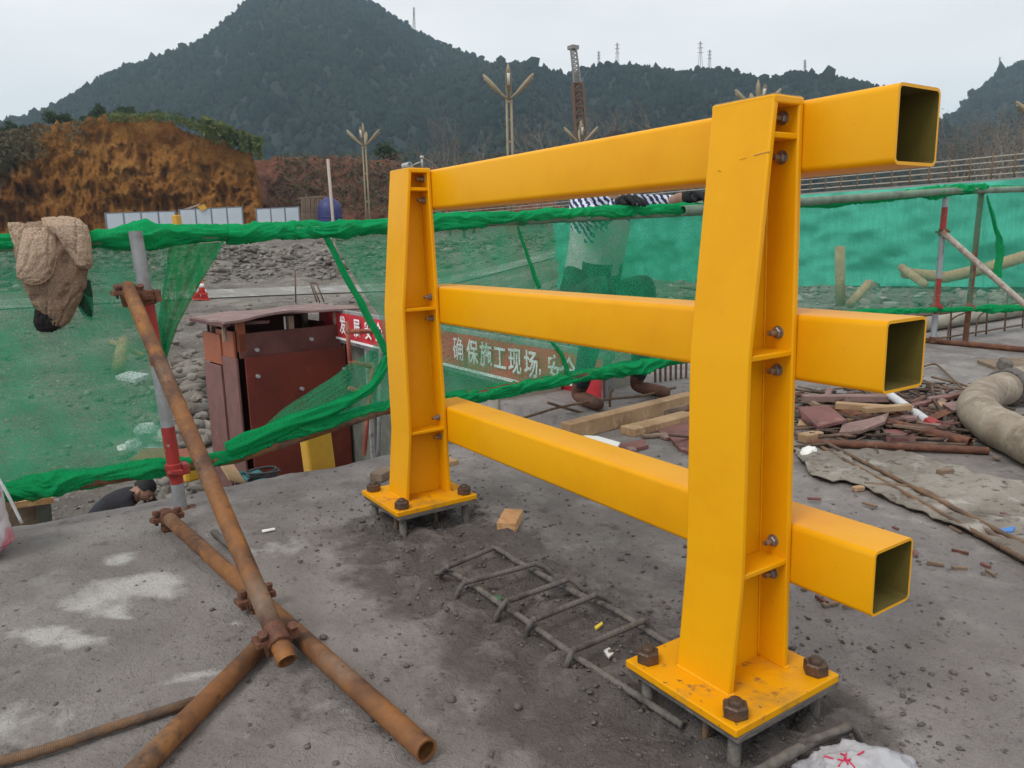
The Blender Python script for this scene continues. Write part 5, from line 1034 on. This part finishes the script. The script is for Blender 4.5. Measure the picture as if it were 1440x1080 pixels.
# hoarding panels at the cliff foot
for (x0, x1, y0, y1, nP, ye, lb_) in [(148, 246, 300, 322, 4, 297, 'pale blue site hoarding of four panels at the foot of the earth bank'), (252, 340, 295, 319, 4, 291, 'pale blue site hoarding of four panels beside the yellow box'), (360, 420, 294, 316, 3, 291, 'short pale blue site hoarding of three panels before the red bank')]:
    D_ = 66.; a = atd(x0, y0, D_); b_ = atd(x1, ye, D_); zbm = float(atd(x0, y1+10, D_)[2]); hd_ = thing('site_hoarding', lb_, 'hoarding', (a[0], a[1], zbm))
    for k_ in range(nP):
        p0, p1 = lerp(a, b_, k_/nP+.012), lerp(a, b_, (k_+1)/nP-.012); c = MB(); mid = (p0+p1)/2; zt_ = mid[2]; c.bar(np.array([p0[0], p0[1], (zt_+zbm)/2]), np.array([p1[0], p1[1], (zt_+zbm)/2]), .06, zt_-zbm); c.build('panel', 'hoarding', hd_)
    for k_ in range(nP+1):
        p0 = lerp(a, b_, k_/nP); c = MB(); c.tube([(p0[0], p0[1], zbm), (p0[0], p0[1], p0[2]+.05)], .07, 6); c.build('post', 'hoarding_frame', hd_)
    c = MB(); c.bar(a, b_, .08, .08); c.build('top_rail', 'hoarding_frame', hd_)
o = MB().box(atd(249, 313, 64), (.5, .5, 1.1), rotm(0, 0, .5), .05).build('yellow_box', 'site_yellow', None); tag(o, 'small yellow box between the two long hoardings', 'box')
o = MB().bar(atd(256, 296, 66), atd(280, 288, 67), .1, .1).build('pole', 'pale_pipe', None); tag(o, 'thin pole lying along the second hoarding top', 'pole')
o = MB().bar(atd(281, 294, 66), atd(289, 290, 66), .4, .4).build('yellow_box', 'site_yellow', None); tag(o, 'yellow bundle lying on the second hoarding', 'box')
tk = thing('water_tank', 'dark blue plastic water tank with domed top below the red bank', 'tank', atd(466, 330, 62)); pz = atd(466, 330, 62); r_ = 16/1078*62
hgt = (float(atd(466, 277, 62)[2])-float(pz[2])); prof = [(r_, 0), (r_, hgt*.62), (r_*.97, hgt*.72), (r_*.8, hgt*.86), (r_*.45, hgt*.95), (r_*.3, hgt), (.02, hgt+.03)]
c = MB(); c.tube([(pz[0], pz[1], pz[2]+z) for _, z in prof], [q[0] for q in prof], 20); autosmooth(c.build('shell', 'tank_blue', tk), 60)
for z in (.25, .45): c = MB(); c.tube([(pz[0], pz[1], pz[2]+hgt*z), (pz[0], pz[1], pz[2]+hgt*z+.08)], r_*1.03, 20); c.build('rib', 'tank_blue', tk, True)
for k_ in range(12):
    x = 424+k_*2.4; o = MB().bar(atd(x, 318, 63), atd(x+random.uniform(-2, 2), 276+random.uniform(0, 5), 63), .10, .10).build('plank', 'timber_old', None); tag(o, 'upright plank in the stack leaning beside the blue tank', 'plank', 'planks stacked beside the blue tank')
o = MB().bar(atd(420, 279, 63), atd(456, 276, 63), .12, .10).build('plank', 'timber_old', None); tag(o, 'plank laid level across the top of the upright plank stack', 'plank')
o = MB().tube([atd(461, 224, 50), atd(470, 330, 50), atd(476, 400, 50)], .10, 8).build('thin_pole', 'pale_pipe', None, True); tag(o, 'thin grey pole standing before the blue tank', 'pole')
for i, (x, y) in enumerate([(277, 413), (288, 414), (285, 406)]):
    p = atd(x, y+8, 40); e = thing('traffic_cone', 'red and white traffic cone on the haul road', 'traffic cone', p, 'cones on the haul road')
    c = MB(); c.box(p+np.array([0, 0, .03]), (.42, .42, .06)); c.build('foot', 'cone_red', e)
    c = MB(); c.tube([p+np.array([0, 0, z]) for z in (.05, .75)], [.19, .035], 12); c.build('body', 'cone_red', e, True); c = MB(); c.tube([p+np.array([0, 0, z]) for z in (.34, .52)], [.132, .095], 12); c.build('white_band', 'cone_white', e, True)
rf = thing('bent_rebar', 'thin bent rebar frame standing on the haul road', 'rebar frame', atd(445, 425, 20))
for (a, b_) in (((436, 398), (446, 425)), ((445, 398), (456, 425)), ((436, 398), (445, 398)), ((440, 402), (450, 426))): c = MB(); c.tube([atd(*a, 20), atd(*b_, 20)], .018, 5); c.build('bar', 'rebar_rust', rf, True)
o = MB().tube([atd(415, 380, 20), atd(416, 426, 20)], .02, 6).build('thin_pole', 'rebar_rust', None, True); tag(o, 'thin dark stake standing on the ground behind the shed roof', 'pole')
# lamp posts
def lamp(px, ytop_, ybase, D, label):
    b0 = atd(px+6, ybase, D); tp_ = atd(px, ytop_, D); H = tp_[2]-b0[2]; e = thing('street_lamp', label, 'street lamp', b0, 'lamps along the far road'); r = np.array([RT[0], RT[1], 0]); f_ = np.array([-RT[1], RT[0], 0]); fk = H*.80; wv = .017*H
    for s_ in (-1, 1): c = MB(); c.tube([b0+r*s_*wv*.9, b0+r*s_*wv*.8+np.array([0, 0, fk])], [wv*.55, wv*.42], 10); c.build('column', 'lamp_gold', e, True)
    c = MB(); c.box(b0+np.array([0, 0, H*.03]), (wv*4, wv*4, H*.06), rotm(0, 0, YAW)); c.build('plinth', 'lamp_gold', e)
    for z in (.3, .55, .78): c = MB(); c.box(b0+np.array([0, 0, H*z]), (wv*2.6, wv*.8, H*.012), rotm(0, 0, YAW)); c.build('tie_plate', 'lamp_gold', e)
    for (dx, dy) in ((-1, 0), (1, 0), (0, -1), (0, 1)):
        d_ = r*dx+f_*dy; p0 = b0+np.array([0, 0, fk*.99])
        c = MB(); P = spline([p0, p0+d_*H*.05+np.array([0, 0, H*.035]), p0+d_*H*.115+np.array([0, 0, H*.10]), p0+d_*H*.15+np.array([0, 0, H*.145])], 10); c.tube(P, np.array([.8, .9, 1.1, 1.5, 2.0, 2.3, 2.3, 2.0, 1.5, .6])*wv*(.85 if dx else .5), 8, squash=.5); a_ = c.build('petal_arm', 'lamp_gold', e, True)
        c = MB(); c.tube([P[5]-np.array([0, 0, wv*.7]), P[8]-np.array([0, 0, wv*.5])], wv*.55, 8); c.build('lamp_glass', 'lamp_white', a_, True)
    c = MB(); c.tube([b0+np.array([0, 0, z]) for z in (fk*.98, H*.88, H*.92, H*.955, H)], [wv*.4, wv*.3, wv*.9, wv*.8, wv*.1], 8); c.build('finial', 'lamp_gold', e, True)
lamp(513, 172, 330, 48, 'gold branching street lamp on twin columns above the red earth bank')
lamp(714, 88, 330, 36, 'gold branching street lamp on twin columns before the main mountain slope')
lamp(812, 168, 330, 60, 'smaller gold branching street lamp at the foot of the lattice mast')
lamp(1053, 112, 330, 42, 'gold branching street lamp whose head shows above the near yellow post')
lamp(1434, 132, 320, 44, 'gold branching street lamp among the bare trees')
# lattice mast
ms = thing('lattice_mast', 'tall slim lattice mast of a drilling rig, brown below and grey above', 'mast', atd(824, 300, 78)); r = np.array([RT[0], RT[1], 0]); f_ = np.array([-RT[1], RT[0], 0])
def mast(p0, p1, w0, w1, n, m_, name, tr):
    p0, p1 = np.array(p0), np.array(p1); c = MB(); cor = [(-1, -1), (1, -1), (1, 1), (-1, 1)]
    def K_(t, k_): q = lerp(p0, p1, t); ww = lerp(w0, w1, t)/2; return q+r*cor[k_ % 4][0]*ww+f_*cor[k_ % 4][1]*ww
    for k_ in range(4): c.tube([K_(0, k_), K_(1, k_)], tr, 6)
    for i in range(n):
        for k_ in range(4): c.tube([K_(i/n, k_), K_((i+1)/n, k_+1)], tr*.6, 4); c.tube([K_((i+1)/n, k_), K_((i+1)/n, k_+1)], tr*.6, 4)
    return c.build(name, m_, ms)
mast(atd(824, 290, 78), atd(812, 118, 78), 1.25, .95, 16, 'crane_brown', 'lower_mast', .13); mast(atd(812, 118, 78), atd(806, 66, 78), .62, .5, 9, 'crane_grey', 'upper_mast', .07)
c = MB(); c.box(atd(806, 67, 78), (.8, .8, .35)); c.build('crown_block', 'crane_grey', ms)
c = MB(); c.tube([atd(811, 118, 77.9), atd(820, 285, 77.9)], .11, 8); c.build('kelly_bar', 'crane_brown', ms, True)
# pylons on the ridge
for (x, yt, yb_, D_, lb_) in [(422, -14, 24, 630, 'faint lattice pylon near the mountain summit'), (582, 10, 34, 640, 'thin mast on the right shoulder of the mountain'), (868, 60, 98, 520, 'thin pylon on the ridge beside the lattice mast'), (842, 72, 98, 520, 'short thin mast on the ridge beside the lattice mast'), (985, 58, 100, 520, 'tall thin pylon on the ridge left of the near post'), (998, 70, 102, 520, 'small thin mast next to the tall ridge pylon'), (1132, 84, 110, 520, 'thin pylon on the ridge above the top rail end'), (1406, 80, 95, 760, 'small mast on the right mountain summit')]:
    a, b_ = atd(x, yb_, D_), atd(x, yt, D_); c = MB(); h_ = b_[2]-a[2]; wv = .35
    for sx, sy in ((-1, -1), (1, -1), (1, 1), (-1, 1)): c.tube([a+np.array([sx*h_*.07, sy*h_*.07, -4]), b_+np.array([sx*.15, sy*.15, 0])], wv*.55, 4)
    for z in (.62, .78, .92): c.tube([lerp(a, b_, z)-r*h_*.10, lerp(a, b_, z)+r*h_*.10], wv*.5, 4)
    tag(c.build('pylon', 'crane_grey', None), lb_, 'pylon')

# ------------------------------------------------------------------ trees and shrubs
def leafcards(P, S, rng=RNG):
    n = len(P); q = np.array([(-1, 0, 0), (0, -.45, .1), (1, 0, 0), (0, .45, -.1)]); R_ = rng.standard_normal((n, 3, 3)); R_ /= np.linalg.norm(R_, axis=2, keepdims=True)
    return (q[None] @ R_)*np.asarray(S)[:, None, None]+P[:, None]
QF = np.array([(0, 1, 2, 3)])
def tree(label, base, H, seed, leaf=None, nleaf=0, lsize=.3, spread=.5, group=None, name='bare_tree', depth=4, trunk=.018, tight=.10):
    rg = np.random.default_rng(seed); e = thing(name, label, 'tree', base, group); c = MB(); tips = []; c2 = MB()
    def grow(p, d, l, r, k):
        n = 4; pts = [p]; q = p; dd = d
        for i in range(n): dd = dd+rg.normal(0, .10, 3)+np.array([0, 0, .03]); dd /= np.linalg.norm(dd); q = q+dd*l/n; pts.append(q)
        (c if k >= depth-1 else c2).tube(pts, np.linspace(r, r*.6, n+1), 6 if k > 1 else 4)
        if k == 0: tips.append(q); return
        m_ = rg.integers(2, 4)+(k == depth)
        for j in range(m_):
            a = rg.normal(0, 1, 3); a -= dd*(a@dd); a /= np.linalg.norm(a); nd = dd*(1-spread*.55)+a*spread; grow(pts[-1] if j < 2 else pts[2+j % 2], nd/np.linalg.norm(nd), l*rg.uniform(.6, .82), r*.58, k-1); tips.append(q)
    grow(np.array(base, float), np.array([0, 0, 1.]), H*.36, H*trunk, depth); c.build('trunk', 'bark', e, True)
    br = c2.build('branches', 'bark', e, True)
    if leaf:
        tp = np.array(tips); k = rg.integers(0, len(tp), nleaf); P = tp[k]+rg.normal(0, H*tight, (nleaf, 3))*np.array([1, 1, .7])
        V = leafcards(P, lsize*rg.uniform(.5, 1.4, nleaf), rg); o = bulk('foliage', V-np.array(base), QF, leaf, None); o.name = 'crown'; o.parent = e
    return e
def gb(px, D, dz=0.): p = gpos([px], np.array([D]))[0]; return p+np.array([0, 0, dz])
bare_lbl = 'bare grey brown tree among the winter trees at the foot of the hills'
k = 0
for (px, yt, D) in [(1345, 175, 44), (1372, 165, 50), (1396, 158, 46), (1415, 172, 42), (1440, 150, 50), (1325, 205, 52), (1358, 190, 56), (1475, 160, 48), (1385, 185, 40), (1428, 190, 55), (1300, 225, 55), (1270, 240, 58), (1230, 246, 56), (1180, 248, 60), (660, 162, 60), (640, 190, 64), (672, 185, 66), (766, 165, 62), (782, 150, 66), (858, 148, 68), (884, 168, 64), (938, 150, 66), (960, 160, 62), (965, 180, 60), (905, 190, 70), (1335, 160, 60), (1405, 168, 62), (1380, 172, 64)]:
    bz = gb(px, D, -.2); H = atd(px, yt, D)[2]-bz[2]; k += 1; tree(bare_lbl, bz, H, 100+k, 'leaf_dry', 420, .05*D/50, depth=5, group='bare trees at the foot of the hills', spread=.42, trunk=.017)
def on_bank(px, y, D): return atd(px, y, D)
for i, (px, yt, yb_, D, lb_, nm) in enumerate([(86, 147, 188, 78, 'dark small leafy tree standing alone on the left slope of the earth bank', 'leafy_tree'), (150, 144, 172, 80, 'dark shrubby tree on the left top of the earth bank', 'leafy_tree'), (178, 145, 170, 80, 'second dark shrubby tree close beside on the bank top', 'leafy_tree'), (128, 160, 178, 80, 'low dark bush at the left shoulder of the earth bank', 'leafy_tree'), (546, 196, 236, 92, 'round dark green tree above the red bank by the far post', 'round_tree'), (12, 168, 195, 95, 'grey green tree at the left end of the skyline', 'leafy_tree'), (42, 172, 195, 95, 'low grey tree beside the left skyline tree', 'leafy_tree')]):
    bz = on_bank(px, yb_+4, D); H = on_bank(px, yt, D)[2]-bz[2]; tree(lb_, bz, H*.9, 300+i, 'leaf_dark', 4200 if nm == 'round_tree' else 1700, .17 if nm == 'round_tree' else .12, spread=.5, name=nm, depth=3, trunk=.03, tight=.085)
# ground cover: grass and scrub on the bank tops
def cover(name, px0, px1, ylo, yhi, D0, D1, n, s, m_, seed):
    rg = np.random.default_rng(seed); px = rg.uniform(px0, px1, n); top = np.interp(px, [-420, 0, 60, 95, 130, 165, 240, 270, 330, 372, 384], [212, 190, 186, 178, 173, 166, 166, 176, 198, 214, 240])
    yy = top+ylo+(yhi-ylo)*rg.random(n)**1.5; D = rg.uniform(D0, D1, n); cl_ = fbm(px/9., D*.3, seed, o=3); ok = cl_ > -.15
    P = np.array([atd(a, b_-6*max(0, c_), d) for a, b_, d, c_ in zip(px[ok], yy[ok], D[ok], cl_[ok])]); bulk(name, leafcards(P, s*rg.uniform(.4, 1.3, len(P)), rg), QF, m_)
cover('bank_grass', 285, 368, -16, 12, 74, 80, 6500, .26, 'leaf_grass', 41); cover('bank_scrub', 150, 300, -5, 6, 74, 80, 3600, .17, 'leaf_grass', 42); cover('bank_scrub', 270, 366, -10, 6, 76, 82, 1500, .2, 'leaf_dark', 45)
cover('slope_scrub', -380, 130, -5, 40, 71, 80, 6000, .22, 'leaf_dry', 43); cover('bank_scrub', 100, 260, -8, 4, 75, 82, 1200, .16, 'leaf_dark', 44)
rg = np.random.default_rng(5); n = 5500; px = rg.uniform(388, 720, n); yy = rg.uniform(216, 300, n); P = np.array([atd(a, b_, 77.5+7*(300-b_)/84+rg.uniform(-.8, .3)) for a, b_ in zip(px, yy)]); bulk('red_bank_scrub', leafcards(P, .24*rg.uniform(.3, 1.2, n), rg), QF, 'leaf_dry')
# ================================================================== HAZE
b = MB(); b.box((CAM[0]+FW[0]*500, CAM[1]+FW[1]*500, 130), (3800, 3800, 270), rotm(0, 0, YAW)); hz = b.build('haze', None, None, False, None, 'stuff')
m = bpy.data.materials.new('haze_air'); m.use_nodes = True; t = m.node_tree; t.nodes.clear(); o = t.nodes.new('ShaderNodeOutputMaterial'); pv = t.nodes.new('ShaderNodeVolumePrincipled')
pv.inputs['Color'].default_value = (.62, .84, 1, 1); pv.inputs['Density'].default_value = .00045; pv.inputs['Anisotropy'].default_value = .2
t.links.new(pv.outputs[0], o.inputs['Volume']); hz.data.materials.append(m); hz['label'] = 'thin pale mist in the valley air'
